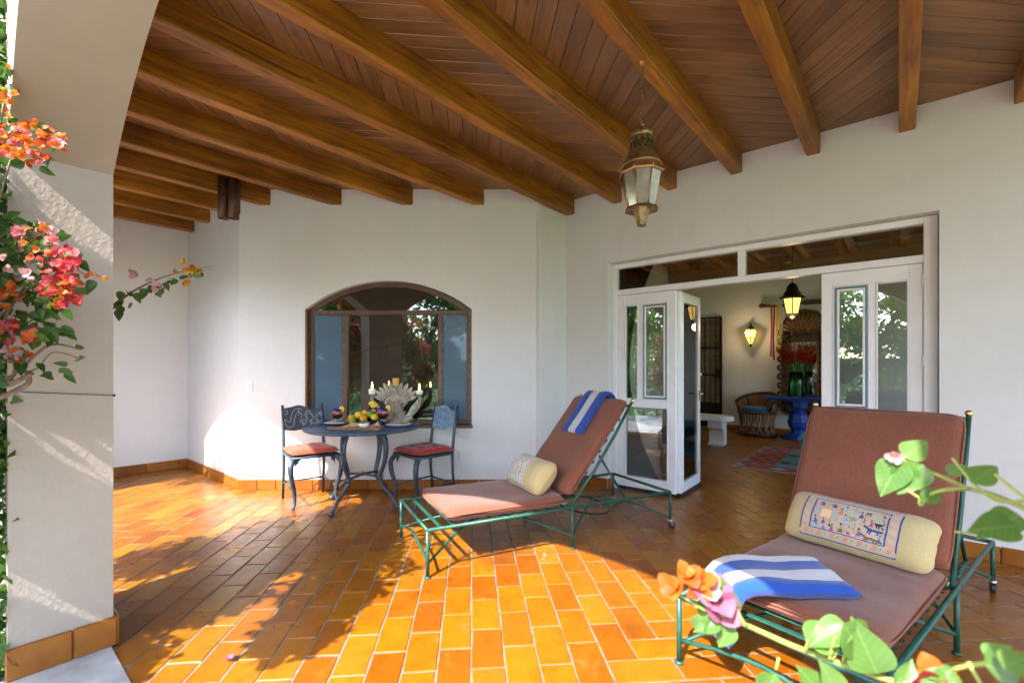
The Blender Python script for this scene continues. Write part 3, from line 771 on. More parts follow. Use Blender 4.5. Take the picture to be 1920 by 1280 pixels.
# ------------------------------------------------------------------ bistro table
TC = Vector((-1.365, 4.255, 0)); TZ = .722
tb = empty('bistro_table', TC, label='round dark blue iron table with curved legs in front of the arched window', cat='table')
b = MB(); b.lathe([(.01, TZ-.018), (.47, TZ-.018), (.50, TZ-.024), (.512, TZ-.015), (.514, TZ-.006), (.508, TZ), (.01, TZ)], 56); 
m_tabletop = Mat('table_top_blue'); _co = m_tabletop.objco(); m_tabletop.col(m_tabletop.ramp(m_tabletop.noise(24, 6, .7, _co), [(.3, (.028, .05, .085)), (.6, (.06, .10, .16)), (.8, (.16, .22, .28))])); m_tabletop.set(Roughness=.38); m_tabletop.bump(m_tabletop.noise(50, 4, .6, _co), .3, .002); m_tabletop = m_tabletop.m
b.build('table_top', m_tabletop, tb)
for an in (-114, -21, 70, 155):
    an = R(an); c_, s_ = math.cos(an), math.sin(an); b = MB()
    prof = [(.17, TZ-.02), (.215, .66), (.245, .58), (.25, .50), (.235, .41), (.205, .33), (.185, .27), (.20, .215), (.255, .16), (.315, .11), (.355, .06), (.375, .035)]
    pts = smooth_path([(r*c_, r*s_, z) for r, z in prof], 4)
    rad = [.034-.016*min(1, abs(i/len(pts)-.0)*1.7) for i in range(len(pts))]
    b.tube(pts, rad, 10, sx=.75); b.ball((.19*c_, .19*s_, .262), .026, 12, 8)
    b.ball((.385*c_, .385*s_, .024), (.027, .027, .024), 12, 8)
    for q in range(9):             # cast scales on the thigh of the leg
        i = 6+q*2; b.ball(pts[i]+Vector((c_, s_, 0))*rad[i]*.6, (.012, .012, .009), 8, 4)
    b.build('leg', m_iron, tb)
b = MB()
for a in (-114, -21):
    c_, s_ = math.cos(R(a)), math.sin(R(a)); b.tube([(.19*c_, .19*s_, .27), (0, 0, .285), (-.19*c_, -.19*s_, .27)], .011, 6)
b.ball((0,0,.285), .02, 10, 6); b.build('stretcher', m_iron, tb)

# ------------------------------------------------------------------ bistro chairs
def tufted(mb, hx, hy, T, z0, mi=0):
    def top(u, v, sg):
        a, b_ = u*2-1, v*2-1
        k = (1-abs(a)**5)*(1-abs(b_)**5); h = T*max(k, 0)**.42
        if sg > 0:
            for (p, q) in ((-.36,-.36), (.36,-.36), (-.36,.36), (.36,.36)):
                d2 = (a-p)**2+(b_-q)**2; h -= T*.5*math.exp(-d2/.03)
            h -= T*.16*(math.exp(-(a/.08)**2)+math.exp(-(b_/.08)**2))*.6
        rnd = 1+.02*math.sin(7*a+3*b_)
        return Vector((a*hx*rnd, b_*hy*rnd, z0+(h*.75 if sg > 0 else -h*.35)))
    mb.grid(lambda u, v: top(u, v, 1), 26, 26, mi); mb.grid(lambda u, v: top(u, v, -1), 14, 14, mi)
def chair(loc, face, label, pattern, m_cush):
    rz = math.atan2(face[1], face[0])-R(90)
    e = empty('bistro_chair', loc, rz, label=label, cat='chair', group='chairs at the bistro table')
    hx, hy = .185, .20
    b = MB(); rim = [(-hx-.005,-hy+.01), (hx+.005,-hy+.01), (hx+.02,hy), (-hx-.02,hy)]
    b.tube([(x, y, .445) for x, y in rim], .013, 8, True); b.box((0, 0, .447), (hx*2, hy*2-.02, .008)); b.build('seat_frame', m_iron, e)
    for sx in (-1, 1):
        b = MB(); pts = smooth_path([(sx*hx, hy-.02, .44), (sx*(hx+.035), hy+.025, .37), (sx*(hx+.025), hy+.02, .26), (sx*(hx+.0), hy-.005, .15), (sx*(hx-.005), hy-.005, .06), (sx*(hx+.01), hy+.012, .015)], 4)
        n_ = len(pts); b.tube(pts, [.027-.015*(i/n_) for i in range(n_)], 8); b.ball((sx*(hx+.012), hy+.015, .012), (.018, .022, .012), 10, 6)
        b.prism([(0,0), (.055,.0), (.03,-.02), (.035,-.035), (.012,-.045), (0,-.07)], lambda x, z, d: Vector((sx*(hx-x-.01), hy-.015+d, .432+z)), -.006, .006); b.build('leg', m_iron, e)
        b = MB(); b.tube([(sx*hx, -hy-.03, .0), (sx*hx, -hy, .25), (sx*hx, -hy+.005, .45), (sx*(hx-.002), -hy-.02, .66), (sx*(hx-.002), -hy-.055, .875)], [.012, .014, .016, .014, .012], 8); b.ball((sx*(hx-.002), -hy-.056, .882), .014, 8, 6); b.build('leg', m_iron, e)
    b = MB(); b.tube([(-hx, -hy-.01, .16), (hx, -hy-.01, .16)], .008, 6)
    for sx in (-1, 1): b.tube([(sx*hx, -hy-.01, .165), (sx*(hx-.0), hy-.005, .15)], .008, 6)
    b.build('stretcher', m_iron, e)
    # backrest plate: wavy top and bottom, bowed
    def bp(u, v, off):
        x = (u*2-1)*(hx+.004); zb = .655+.012*math.sin(u*math.pi*2+.4); zt = .862+.020*math.sin(u*math.pi*2+3.6)+.008*math.cos(u*12)
        z = zb+(zt-zb)*v; y = -hy-.018-(z-.66)*.17-.02*math.sin(u*math.pi)
        return Vector((x, y+off, z))
    b = MB(); b.grid(lambda u, v: bp(u, v, .007), 24, 6); b.grid(lambda u, v: bp(u, v, -.007), 24, 6)
    for v in (0, 1): b.add([bp(i/24, v, o) for o in (.007, -.007) for i in range(25)], [(i, i+1, 26+i, 25+i) for i in range(24)])
    b.build('backrest', m_iron if pattern == 'lines' else m_iron_blue, e)
    b = MB()
    def line(pts, r=.0026): b.tube([bp(p.x, p.y, .0085) for p in smooth_path([(x, y, 0) for x, y in pts], 4)], r, 5)
    if pattern == 'lines':
        line([(.93,.25), (.86,.12), (.74,.2), (.70,.5), (.62,.75), (.52,.6), (.56,.35), (.46,.2), (.40,.45), (.44,.7), (.36,.85), (.28,.72)])
        line([(.93,.25), (.95,.5), (.86,.38), (.80,.42), (.78,.65), (.68,.88), (.5,.8)])
        for x, y in ((.62,.75), (.44,.6), (.52,.3), (.34,.3)):
            line([(x, y), (x-.04, y+.12), (x-.07, y+.06)], .002); line([(x, y), (x-.05, y-.10), (x-.01, y-.17)], .002)
        line([(.30,.75), (.24,.55), (.30,.35), (.22,.18), (.14,.3), (.18,.55), (.10,.75)])
        line([(.06,.2), (.10,.1), (.13,.22), (.08,.3)]); line([(.94,.7), (.97,.85), (.9,.9), (.88,.75), (.94,.7)])
        line([(.06,.6), (.09,.7), (.06,.8), (.04,.7), (.06,.6)])
        b.build('relief_lines', m_iron_lines, e)
    else:
        for q in range(3):
            line([(.08+i*.12, .2+.28*q+.09*math.sin(i*2.3+q*2)) for i in range(8)], .0034)
        b.build('relief_lines', m_iron_blue, e)
    b = MB(); tufted(b, hx+.02, hy+.012, .055, .480); b.build('seat_cushion', m_cush, e)
    for sx in (-1, 1):
        b = MB(); b.tube(smooth_path([(sx*(hx+.01), -hy+.02, .475), (sx*(hx+.05), -hy-.02, .47), (sx*(hx+.055), -hy-.03, .43), (sx*(hx+.065), -hy-.025, .37)]), .005, 5, sx=.4); b.build('tie_ribbon', m_cush, e)
    return e
chair((-1.915, 4.395, 0), (.62, -.785), 'iron chair with dark scrollwork back and orange-red cushion, left of the table', 'lines', m_orange_red)
chair((-.835, 4.40, 0), (-.72, -.69), 'iron chair with worn blue back and deep red cushion, right of the table', 'worn', m_red)
# ------------------------------------------------------------------ things on the bistro table
def TP(px, py): # point on the table top seen at a photo pixel
    Y = (CAM_H-TZ)*F_PX/(py-HOR); return Vector(((px-960)/F_PX*Y, Y, TZ))
def at(px, Y): return Vector(((px-960)/F_PX*Y, Y, TZ))
m_ceramic = simple('cream_ceramic', (.72, .66, .58), .3, var=.06)
m_white_cer = simple('white_ceramic', (.8, .79, .77), .25)
m_wax_y = simple('yellow_wax', (.62, .34, .06), .5); m_wax_w = simple('white_wax', (.8, .78, .74), .5)
m_flame = emit('flame', (1, .55, .12), 14)
m_stone_carve = simple('carved_stone', (.34, .28, .21), .85, var=.35, vscale=35, bump=.5, bscale=60, bdist=.004)
m_leaf_carve = simple('carved_wash', (.42, .42, .34), .85, var=.35, vscale=25, bump=.5, bscale=60, bdist=.004)
m_board2 = wood('cutting_board_wood', (.30, .16, .06), (.45, .26, .11), (.55, .34, .16), .5, 3)
m_lemon = simple('lemon_skin', (.78, .52, .03), .4, bump=.3, bscale=150); m_orange = simple('orange_skin', (.78, .33, .02), .4, bump=.3, bscale=150); m_lime = simple('lime_skin', (.14, .36, .03), .4, bump=.3, bscale=150)
m_navy = simple('navy_linen', (.02, .07, .20), .85, bump=.3, bscale=300); m_cracker = simple('cracker', (.56, .33, .14), .8, var=.25, vscale=60, bump=.4)
m_drink = simple('dark_red_drink', (.035, .006, .006), .1); m_cobalt = simple('cobalt_glass', (.012, .022, .26), .08)
m_redglass = simple('red_speckled_glass', (.35, .07, .03), .12, var=.6, vscale=120)
m_pinknap = fabric('pink_napkin', (.70, .22, .28), (.6, .16, .2), 300, .1); m_greennap = simple('green_napkin', (.45, .50, .22), .85)

# carved centrepiece with candle arms
cp = empty('carved_candleholder', at(742, 4.56), label='carved wooden leaf-crested centrepiece with candle arms on the bistro table', cat='candleholder')
sc_ = 4.56/F_PX
def cpx(px, py, dy=0.0): return Vector(((px-742)*sc_, dy, (799-py)*sc_-.005))
def carved_leaf(mb, base, tip, width, y0, bulge=.012, ribs=True):
    base = Vector(base); tip = Vector(tip); d = tip-base; L = d.length; d.normalize(); sd_ = Vector((d.z, 0, -d.x))
    def pt(u, v, back):
        wv = width*math.sin(math.pi*min(1, .12+u*.88))**.8*(1-.25*u); x = (v*2-1)
        ridge = (1-abs(x))*bulge+(.004*math.cos(x*9) if ribs else 0)
        return base+d*(L*u)+sd_*(wv*x/2)+Vector((0, y0+(0.012 if back else -ridge-.01*math.sin(u*2.4)), 0))
    mb.grid(lambda u, v: pt(u, v, False), 8, 6); mb.grid(lambda u, v: pt(u, v, True), 8, 2)
b = MB(); b.lathe([(.085, .0), (.09, .012), (.06, .03), (.04, .05)], 20, (0, 0, 0)); b.prism([(-.02, .03), (.02, .03), (.03, .2), (-.03, .2)], lambda x, z, d: Vector((x, d, z)), -.02, .02)
b.build('foot', m_stone_carve, cp)
b = MB(); n = 22
outer = [(.165*math.cos(R(175-170*i/n)), .205+.13*math.sin(R(175-170*i/n))) for i in range(n+1)]
inner = [(.12*math.cos(R(175-170*i/n)), .19+.085*math.sin(R(175-170*i/n))) for i in range(n+1)]
b.prism(outer+inner[::-1], lambda x, z, d: Vector((x, d, z)), -.014, .016)
b.prism([(-.12,.18), (.12,.18), (.10,.235), (.05,.262), (0,.275), (-.05,.262), (-.10,.235)], lambda x, z, d: Vector((x, d, z)), -.006, .014)
for i in range(17):
    an = R(172-164*i/16); b.ball((.14*math.cos(an), -.014, .197+.106*math.sin(an)), (.007, .009, .017), 6, 5, 0, Matrix.Rotation(R(90)-an, 3, 'Y'))
b.build('carved_arch', m_stone_carve, cp)
for i in range(11):
    an = R(170-160*i/10); r0, r1 = .150, .215+(.03 if i == 5 else .012*(i % 2))
    b = MB(); carved_leaf(b, (r0*math.cos(an), 0, .205+.118*math.sin(an)*1.0), (r1*math.cos(an), 0, .205+.118*math.sin(an)+(r1-r0)*(.35+.75*math.sin(an))), .042, 0); b.build('crest_leaf', m_leaf_carve, cp)
for sx in (-1, 1):
    for k in range(6):
        b = MB(); carved_leaf(b, (sx*.010, 0, .012+.016*k), (sx*(.150-.022*k), 0, .03+.038*k), .055, -.020-.005*k, .016); b.build('acanthus_leaf', m_stone_carve, cp)
    b = MB(); b.tube(smooth_path([(sx*.02, .0, .17), (sx*.05, -.01, .145), (sx*.09, -.01, .17), (sx*.085, -.01, .20), (sx*.06, -.01, .195)]), .011, 7); b.build('scroll', m_stone_carve, cp)
    b = MB(); b.tube(smooth_path([(sx*.05, 0, .03), (sx*.13, 0, .06), (sx*.20, 0, .12), (sx*.232, 0, .20), (sx*.232, 0, .262)]), [.018]*20+[.024], 8); b.lathe([(.02, .25), (.034, .27), (.034, .276)], 14, (sx*.232, 0, 0)); b.build('candle_arm', m_stone_carve, cp)
    for k in range(4):
        b = MB(); carved_leaf(b, (sx*(.070+.018*k), 0, .012+.012*k), (sx*(.175+.018*k), 0, .05+.052*k+.02*(k % 2)), .058, -.026+.004*k, .016); b.build('acanthus_leaf', m_leaf_carve, cp)
b = MB(); b.tube([(0, .004, .30), (0, .004, .335)], .03, 10); b.lathe([(.02, .335), (.055, .352), (.055, .358)], 16, (0, .004, 0)); b.build('candle_plate', m_stone_carve, cp)
cpl = cp.location
def candle(p, r, h, mat, label, lit):
    e = empty('candle', p, label=label, cat='candle')
    b = MB(); b.lathe([(r*.96, 0), (r, .004), (r, h-.004), (r*.9, h), (r*.75, h-.004), (.003, h-.008)], 20); b.build('wax', mat, e)
    b = MB(); b.tube([(0,0,h-.01), (0,0,h+.008)], .0015, 5); b.build('wick', m_black, e)
    if lit: b = MB(); b.lathe([(.001, h+.004), (.006, h+.014), (.0075, h+.024), (.005, h+.042), (.001, h+.066)], 10); b.build('flame', m_flame, e)
candle(cpl+Vector((0, .004, .358)), .032, .075, m_wax_y, 'short yellow pillar candle on top of the carved centrepiece', False)
candle(cpl+Vector((-.232, 0, .276)), .033, .048, m_wax_w, 'lit white candle on the left arm of the carved centrepiece', True)
candle(cpl+Vector((.232, 0, .276)), .033, .032, m_wax_w, 'lit white candle on the right arm of the carved centrepiece', True)

# place settings
for (px, Yd, rz, lab, side, mn) in ((635, 4.33, .25, 'left', -1, m_pinknap), (746, 4.20, -.3, 'right', 1, m_pinknap)):
    p = at(px, Yd); mt = MB(); mt.bbox((0,0,.002), (.36, .26, .004), .001)
    o = tag(mt.build('placemat', m_navy), 'navy blue placemat under the %s plate on the bistro table' % lab, 'placemat', 'placemats'); o.location = p; o.rotation_euler.z = rz
    e = empty('dinner_plate', p+Vector((.01*side, -.0, .004)), rz, label='cream plate with folded napkin at the %s place of the bistro table' % lab, cat='plate', group='plates')
    b = MB(); b.lathe([(.005, .002), (.06, .002), (.075, .006), (.115, .018), (.118, .020), (.113, .0205), (.07, .0105), (.005, .008)], 32); b.build('plate', m_ceramic, e)
    b = MB(); b.lathe([(.005, .0125), (.045, .0125), (.055, .016), (.085, .026), (.082, .028), (.05, .018), (.005, .016)], 28); b.build('side_plate', m_white_cer, e)
    nk = empty('napkin', p+Vector((.01*side, 0, .034)), rz+.5, label='folded striped napkin on the %s plate' % lab, cat='napkin', group='napkins')
    for q, (mt_, off) in enumerate(((mn, 0), (m_greennap, .004))):
        b = MB(); b.grid(lambda u, v: Vector(((u-.5)*(.15-.05*q), (v-.5)*(.10-.02*q)+.02*q, off+.006*math.sin(u*7+q)*math.sin(v*5)+.004)), 12, 8)
        b.grid(lambda u, v: Vector(((u-.5)*(.15-.05*q), (v-.5)*(.10-.02*q)+.02*q, off+.006*math.sin(u*7+q)*math.sin(v*5))), 12, 8); b.build('fold', mt_, nk)
# goblets
def goblet(px, Yd, s, lab):
    e = empty('goblet', at(px, Yd), label=lab, cat='goblet', group='cobalt-rimmed goblets')
    k = s
    b = MB(); b.lathe([(.034*k, 0), (.034*k, .003), (.006*k, .008), (.0055*k, .05*k), (.012*k, .058*k)], 24); b.build('stem', m_glass_clear, e)
    b = MB(); b.lathe([(.004, .059*k), (.03*k, .068*k), (.046*k, .088*k), (.050*k, .105*k), (.049*k, .112*k)], 28); b.build('drink', m_drink, e)
    b = MB(); b.lathe([(.049*k, .112*k), (.0475*k, .128*k), (.045*k, .137*k), (.044*k, .137*k), (.046*k, .112*k)], 28, cap=False); b.build('speckled_band', m_redglass, e)
    b = MB(); b.lathe([(.045*k, .137*k), (.041*k, .156*k), (.039*k, .156*k), (.043*k, .137*k)], 28, cap=False); b.build('rim', m_cobalt, e)
    b = MB(); Mx = Matrix.Rotation(R(90), 3, 'X')
    b.prism([(.028*math.cos(2*math.pi*i/20), .028*math.sin(2*math.pi*i/20)) for i in range(20)], lambda x, z, d: Vector((.043*k+x*.8, d, .155*k+z)), -.004, .004); b.build('lemon_slice', m_lemon, e)
goblet(632, 4.27, .98, 'dark cocktail goblet with lemon slice by the left plate')
goblet(718, 4.24, 1.05, 'dark cocktail goblet with lemon slice in front of the carved centrepiece')
jg = empty('pitcher', at(700, 4.40), label='glass pitcher of dark punch with yellow fruit on top, behind the fruit', cat='pitcher')
b = MB(); b.lathe([(.042, 0), (.05, .02), (.055, .06), (.045, .10), (.036, .13), (.04, .15), (.038, .15), (.033, .13), (.041, .10)], 24, cap=False); b.build('glass_body', m_glass_clear, jg)
b = MB(); b.lathe([(.002, .004), (.046, .02), (.051, .06), (.044, .085), (.002, .087)], 24); b.build('punch', m_drink, jg)
b = MB(); b.lathe([(.046, .088), (.042, .108), (.038, .118), (.03, .118)], 24); b.build('fruit_layer', m_redglass, jg)
b = MB(); b.tube(smooth_path([(.045, 0, .13), (.085, 0, .12), (.082, 0, .07), (.053, 0, .05)]), .006, 7); b.build('handle', m_glass_clear, jg)
for k, (x, y, z) in enumerate(((0, 0, .168), (.024, -.012, .182), (-.022, .01, .190), (.004, -.018, .200))):
    b = MB(); b.ball((x, y, z), (.027, .018, .022), 12, 8); b.build('yellow_flower', m_lemon, jg)
# cutting board with crackers, dip, fruit
bl = TP(668, 806); bl.z = TZ
cb = MB(); cb.bbox((0, 0, .011), (.36, .15, .022), .004); cb.bbox((-.225, -.02, .011), (.10, .035, .02), .004)
o = tag(cb.build('cutting_board', m_board2), 'wooden cutting board with crackers and a dip bowl at the table front', 'board'); o.location = bl+Vector((.02, .055, 0)); o.rotation_euler.z = .03
bz = bl+Vector((.02, .055, .022))
db = empty('dip_bowl', bz+Vector((.035, -.025, 0)), label='small white ramekin of olives on the cutting board', cat='bowl')
b = MB(); b.lathe([(.03, 0), (.04, .004), (.048, .035), (.045, .036), (.038, .012), (.002, .010)], 28); b.build('bowl', m_white_cer, db)
m_olive = simple('olive', (.20, .19, .04), .35)
for k in range(8):
    b = MB(); b.ball((.026*math.cos(k*.9), .026*math.sin(k*.9), .036+.004*(k % 2)), (.012, .012, .010), 10, 6); b.build('olive', m_olive, db)
for k, (x, y, rz, tl) in enumerate(((-.10, -.03, .3, .15), (-.07, -.005, -.5, .3), (-.045, -.03, .9, .35), (-.13, -.01, .1, .1), (-.02, .02, .2, .35), (-.09, .03, 1.2, .2), (.10, -.005, .4, .2), (.125, -.02, -.3, .25))):
    b = MB(); b.prism([(-.035,-.022), (.035,-.026), (.03,.028), (-.028,.024)], lambda x_, y_, d: Vector((x_, y_, d+.004*math.sin(x_*60))), 0, .004)
    o = tag(b.build('cracker', m_cracker), 'brown cracker in the pile on the cutting board', 'cracker', 'crackers on the cutting board'); o.location = bz+Vector((x, y, .006+.005*(k % 3))); o.rotation_euler = (tl, -.2, rz)
g = MB(); g.ball((0,0,.018), (.022, .02, .018), 12, 8); g.tube([(0,0,.03), (.004, 0, .048)], .004, 6)
o = tag(g.build('garlic_bulb', simple('garlic', (.55, .42, .50), .6, var=.2, vscale=30)), 'pale garlic bulb at the right end of the cutting board', 'garlic'); o.location = bz+Vector((.145, .0, 0))
fb = empty('fruit_bowl', at(684, 4.33), label='dark bowl heaped with fruit behind the cutting board', cat='bowl')
b = MB(); b.lathe([(.05, 0), (.07, .006), (.125, .035), (.135, .045), (.128, .046), (.07, .016), (.004, .012)], 32); b.build('bowl', m_iron, fb)
fz = fb.location
for k, (x, y, z, rr, mt, nm, lab) in enumerate((
    (-.115, -.03, .062, .036, m_orange, 'orange', 'orange at the left end of the fruit bowl'), (-.085, -.085, .048, .028, m_lime, 'lime', 'green lime at the front left of the fruit bowl'),
    (-.045, -.05, .098, .034, m_lemon, 'lemon', 'yellow lemon on top of the fruit heap'), (.0, .0, .108, .033, m_orange, 'orange', 'orange at the back top of the fruit heap'),
    (.012, -.08, .066, .034, m_orange, 'orange', 'orange at the middle front of the fruit heap'), (.052, -.015, .100, .032, m_lime, 'lime', 'green lime on the top right of the fruit heap'),
    (.10, -.03, .075, .033, m_lemon, 'lemon', 'lemon at the right end of the fruit bowl'), (.118, .01, .092, .030, m_lime, 'lime', 'lime at the right rear of the fruit heap'), (-.06, .02, .075, .033, m_orange, 'orange', 'orange at the back left of the fruit heap'))):
    b = MB(); b.ball((0,0,0), (rr*1.12 if nm == 'lemon' else rr, rr, rr*.96), 16, 10); o = tag(b.build(nm, mt), lab, 'fruit', 'fruit in the bowl'); o.location = fz+Vector((x, y, z)); o.rotation_euler.z = k

# ------------------------------------------------------------------ loungers
def padded(mb, L, Wd, T, nu=34, nv=24, p=14, F=None, wob=.009):
    F = F or (lambda x, y, z: Vector((x, y, z)))
    def fn(u, v, sg):
        a = math.sin((u-.5)*math.pi)*.35+(u*2-1)*.65; b_ = math.sin((v-.5)*math.pi)*.35+(v*2-1)*.65
        h = T/2*max((1-abs(a)**p)*(1-abs(b_)**p), 0)**.45
        x, y = a*L/2, b_*Wd/2
        r = 1-.018*(abs(a)**6)*(abs(b_)**6)
        return F(x*r, y*r, sg*h+(wob*math.sin(x*8+1)*math.sin(y*9+.5)+.6*wob*noise.noise((x*6, y*6, 3))+.35*wob*noise.noise((x*17, y*13, 7)) if sg > 0 else 0)+.004*noise.noise((x*4, y*22, 5+sg))*abs(a)**10+.004*noise.noise((x*22, y*4, 9+sg))*abs(b_)**10)
    mb.grid(lambda u, v: fn(u, v, 1), nu, nv); mb.grid(lambda u, v: fn(u, v, -1), nu, nv)
def lounger(A, u, tilt, label, bk_len=.89):
    e = empty('lounge_chair', (A[0], A[1], 0), math.atan2(u[1], u[0]), label=label, cat='lounger', group='green iron loungers')
    Ln, Wd, H = 1.94, .70, .285; r = .0112; HG = 1.03
    rails = MB()
    for v in (0, Wd): rails.tube([(0, v, H), (Ln, v, H)], r, 8)
    for x in (0, HG, Ln): rails.tube([(x, 0, H), (x, Wd, H)], r, 8)
    rails.build('frame', m_green, e)
    for (x, v) in ((0,0), (0,Wd), (HG,0), (HG,Wd)):
        b = MB(); b.tube([(x, v, .006), (x, v, H-.004)], r, 8); b.lathe([(.018, 0), (.018, .006), (.013, .012)], 10, (x, v, 0)); b.build('leg', m_green, e)
    for v in (0, Wd):
        b = MB(); b.tube([(Ln, v, .07), (Ln, v, H-.004)], r, 8); lg = b.build('leg', m_green, e)
        c = MB(); c.lathe([(.014, .056), (.018, .06), (.018, .072)], 12, (Ln, v, 0))
        for k in (-1, 1): c.prism([(-.012,.06), (.014,.06), (.02,.025), (.006,.02)], lambda x, z, d: Vector((Ln+x, v+d, z)), k*.014-.0015, k*.014+.0015)
        c.build('caster_fork', m_steel, lg)
        c = MB(); c.tube([(Ln+.012, v-.010, .026), (Ln+.012, v+.010, .026)], .026, 16); c.build('caster_wheel', m_black, lg)
    k = 0
    for i in range(11):
        x = .085+i*.086
        if x > HG-.04: break
        b = MB(); b.bbox((x, Wd/2, H+.001), (.024, Wd-.05, .006), .001); b.build('slat', m_green, e)
    # bowed stretchers between diagonal legs
    b = MB()
    for (x0, x1) in ((0, HG), (HG, Ln)):
        for k in (0, 1):
            v0, v1 = (0, Wd) if k == 0 else (Wd, 0)
            b.tube(smooth_path([(x0, v0, .085), (x0+(x1-x0)*.25, v0+(v1-v0)*.25, .185), (x0+(x1-x0)*.5, Wd/2, .225-.01*k), (x0+(x1-x0)*.75, v0+(v1-v0)*.75, .185), (x1, v1, .085)], 6), .0085, 8)
    for x in (0,): b.tube(smooth_path([(x, 0, .10), (x, Wd/2, .16), (x, Wd, .10)], 6), .0085, 8)
    b.build('stretcher', m_green, e)
    b = MB(); cx, n = HG+.32, 28
    b.tube([(cx+.17*math.cos(2*math.pi*i/n), Wd/2+.27*math.sin(2*math.pi*i/n), .175) for i in range(n)], .007, 6, True); b.build('oval_ring', m_black_iron, e)
    # backrest
    ca, sa = math.cos(R(tilt)), math.sin(R(tilt))
    BK = lambda t, v, o: Vector((HG-.02+ca*t-sa*o, v, H+.02+sa*t+ca*o))
    bk = empty('backrest'); bk.parent = e
    b = MB()
    for v in (.015, Wd-.015):
        b.tube([BK(-.01, v, -.02), BK(.3, v, -.035), BK(.6, v, -.025), BK(bk_len, v, 0)], r, 8)
    b.tube([BK(bk_len-.03, .015, -.005), BK(bk_len-.03, Wd-.015, -.005)], r*.9, 8); b.build('backrest_frame', m_green, bk)
    for i in range(8):
        t = .07+i*.095; M3 = Matrix(((ca, 0, -sa), (0, 1, 0), (sa, 0, ca)))
        b = MB(); b.bbox(BK(t, Wd/2, -.018), (.024, Wd-.10, .006), .001, M3); b.build('slat', m_green, bk)
    b = MB()
    for v in (.015, Wd-.015): b.ball(BK(bk_len+.014, v, .002), .0165, 12, 8)
    b.build('knob', m_brass, bk)
    for v in (.05, Wd-.05):
        b = MB(); b.tube([BK(.42, v, -.03), (HG+.52, v, H-.03)], .009, 8); b.tube([(HG+.30, v, H-.05), (HG+.56, v, H-.02)], .011, 8)
        for q in range(3): 
            p = Vector((HG+.34+q*.06, v, H-.03)); b.ball(p, .016, 8, 5)
        b.build('prop_strut', m_green, e)
    # cushions
    T = .075
    cs = MB(); SL_ = HG-.04-.13; cx = .13+SL_/2
    padded(cs, SL_, .67, T, F=lambda x, y, z: Vector((cx+x, Wd/2+y, H+.008+T/2+z))); co_ = cs.build('seat_cushion', m_cushion, e)
    def rimtube(L, Wd2, F, par):
        n = 64; pts = []
        for i in range(n):
            an = 2*math.pi*i/n; c_, s_ = math.cos(an), math.sin(an); k = .06
            x = math.copysign(abs(c_)**.16, c_)*L/2*.997; y = math.copysign(abs(s_)**.16, s_)*Wd2/2*.997
            pts.append(F(x, y, .012)); 
        b = MB(); b.tube(pts, .0048, 6, True); b.build('piping', m_piping, par)
    rimtube(SL_, .67, lambda x, y, z: Vector((cx+x, Wd/2+y, H+.008+T/2+z)), co_)
    z_ = MB(); z_.bbox((cx+SL_/2-.01, .02, H+.03), (.035, .006, .012), .002); z_.build('zip_pull', m_steel, co_)
    BL = bk_len-.06
    cs = MB(); FB = lambda x, y, z: BK(BL/2+.045+x, Wd/2+y, T/2-.004+z)
    padded(cs, BL, .672, T, F=FB); cb_ = cs.build('back_cushion', m_cushion, e); rimtube(BL, .672, FB, cb_)
    return e, BK
L1A, L1U = (-.505, 2.775), Vector((.898, .44)).normalized()
L2A, L2U = (1.135, 1.42), Vector((.798, .603)).normalized()
L1, BK1 = lounger(L1A, L1U, 51, 'green iron lounger with terracotta cushions in front of the glazed doors, fully in view')
L2, BK2 = lounger(L2A, L2U, 62, 'green iron lounger with terracotta cushions at the right, nearest the camera', .81)

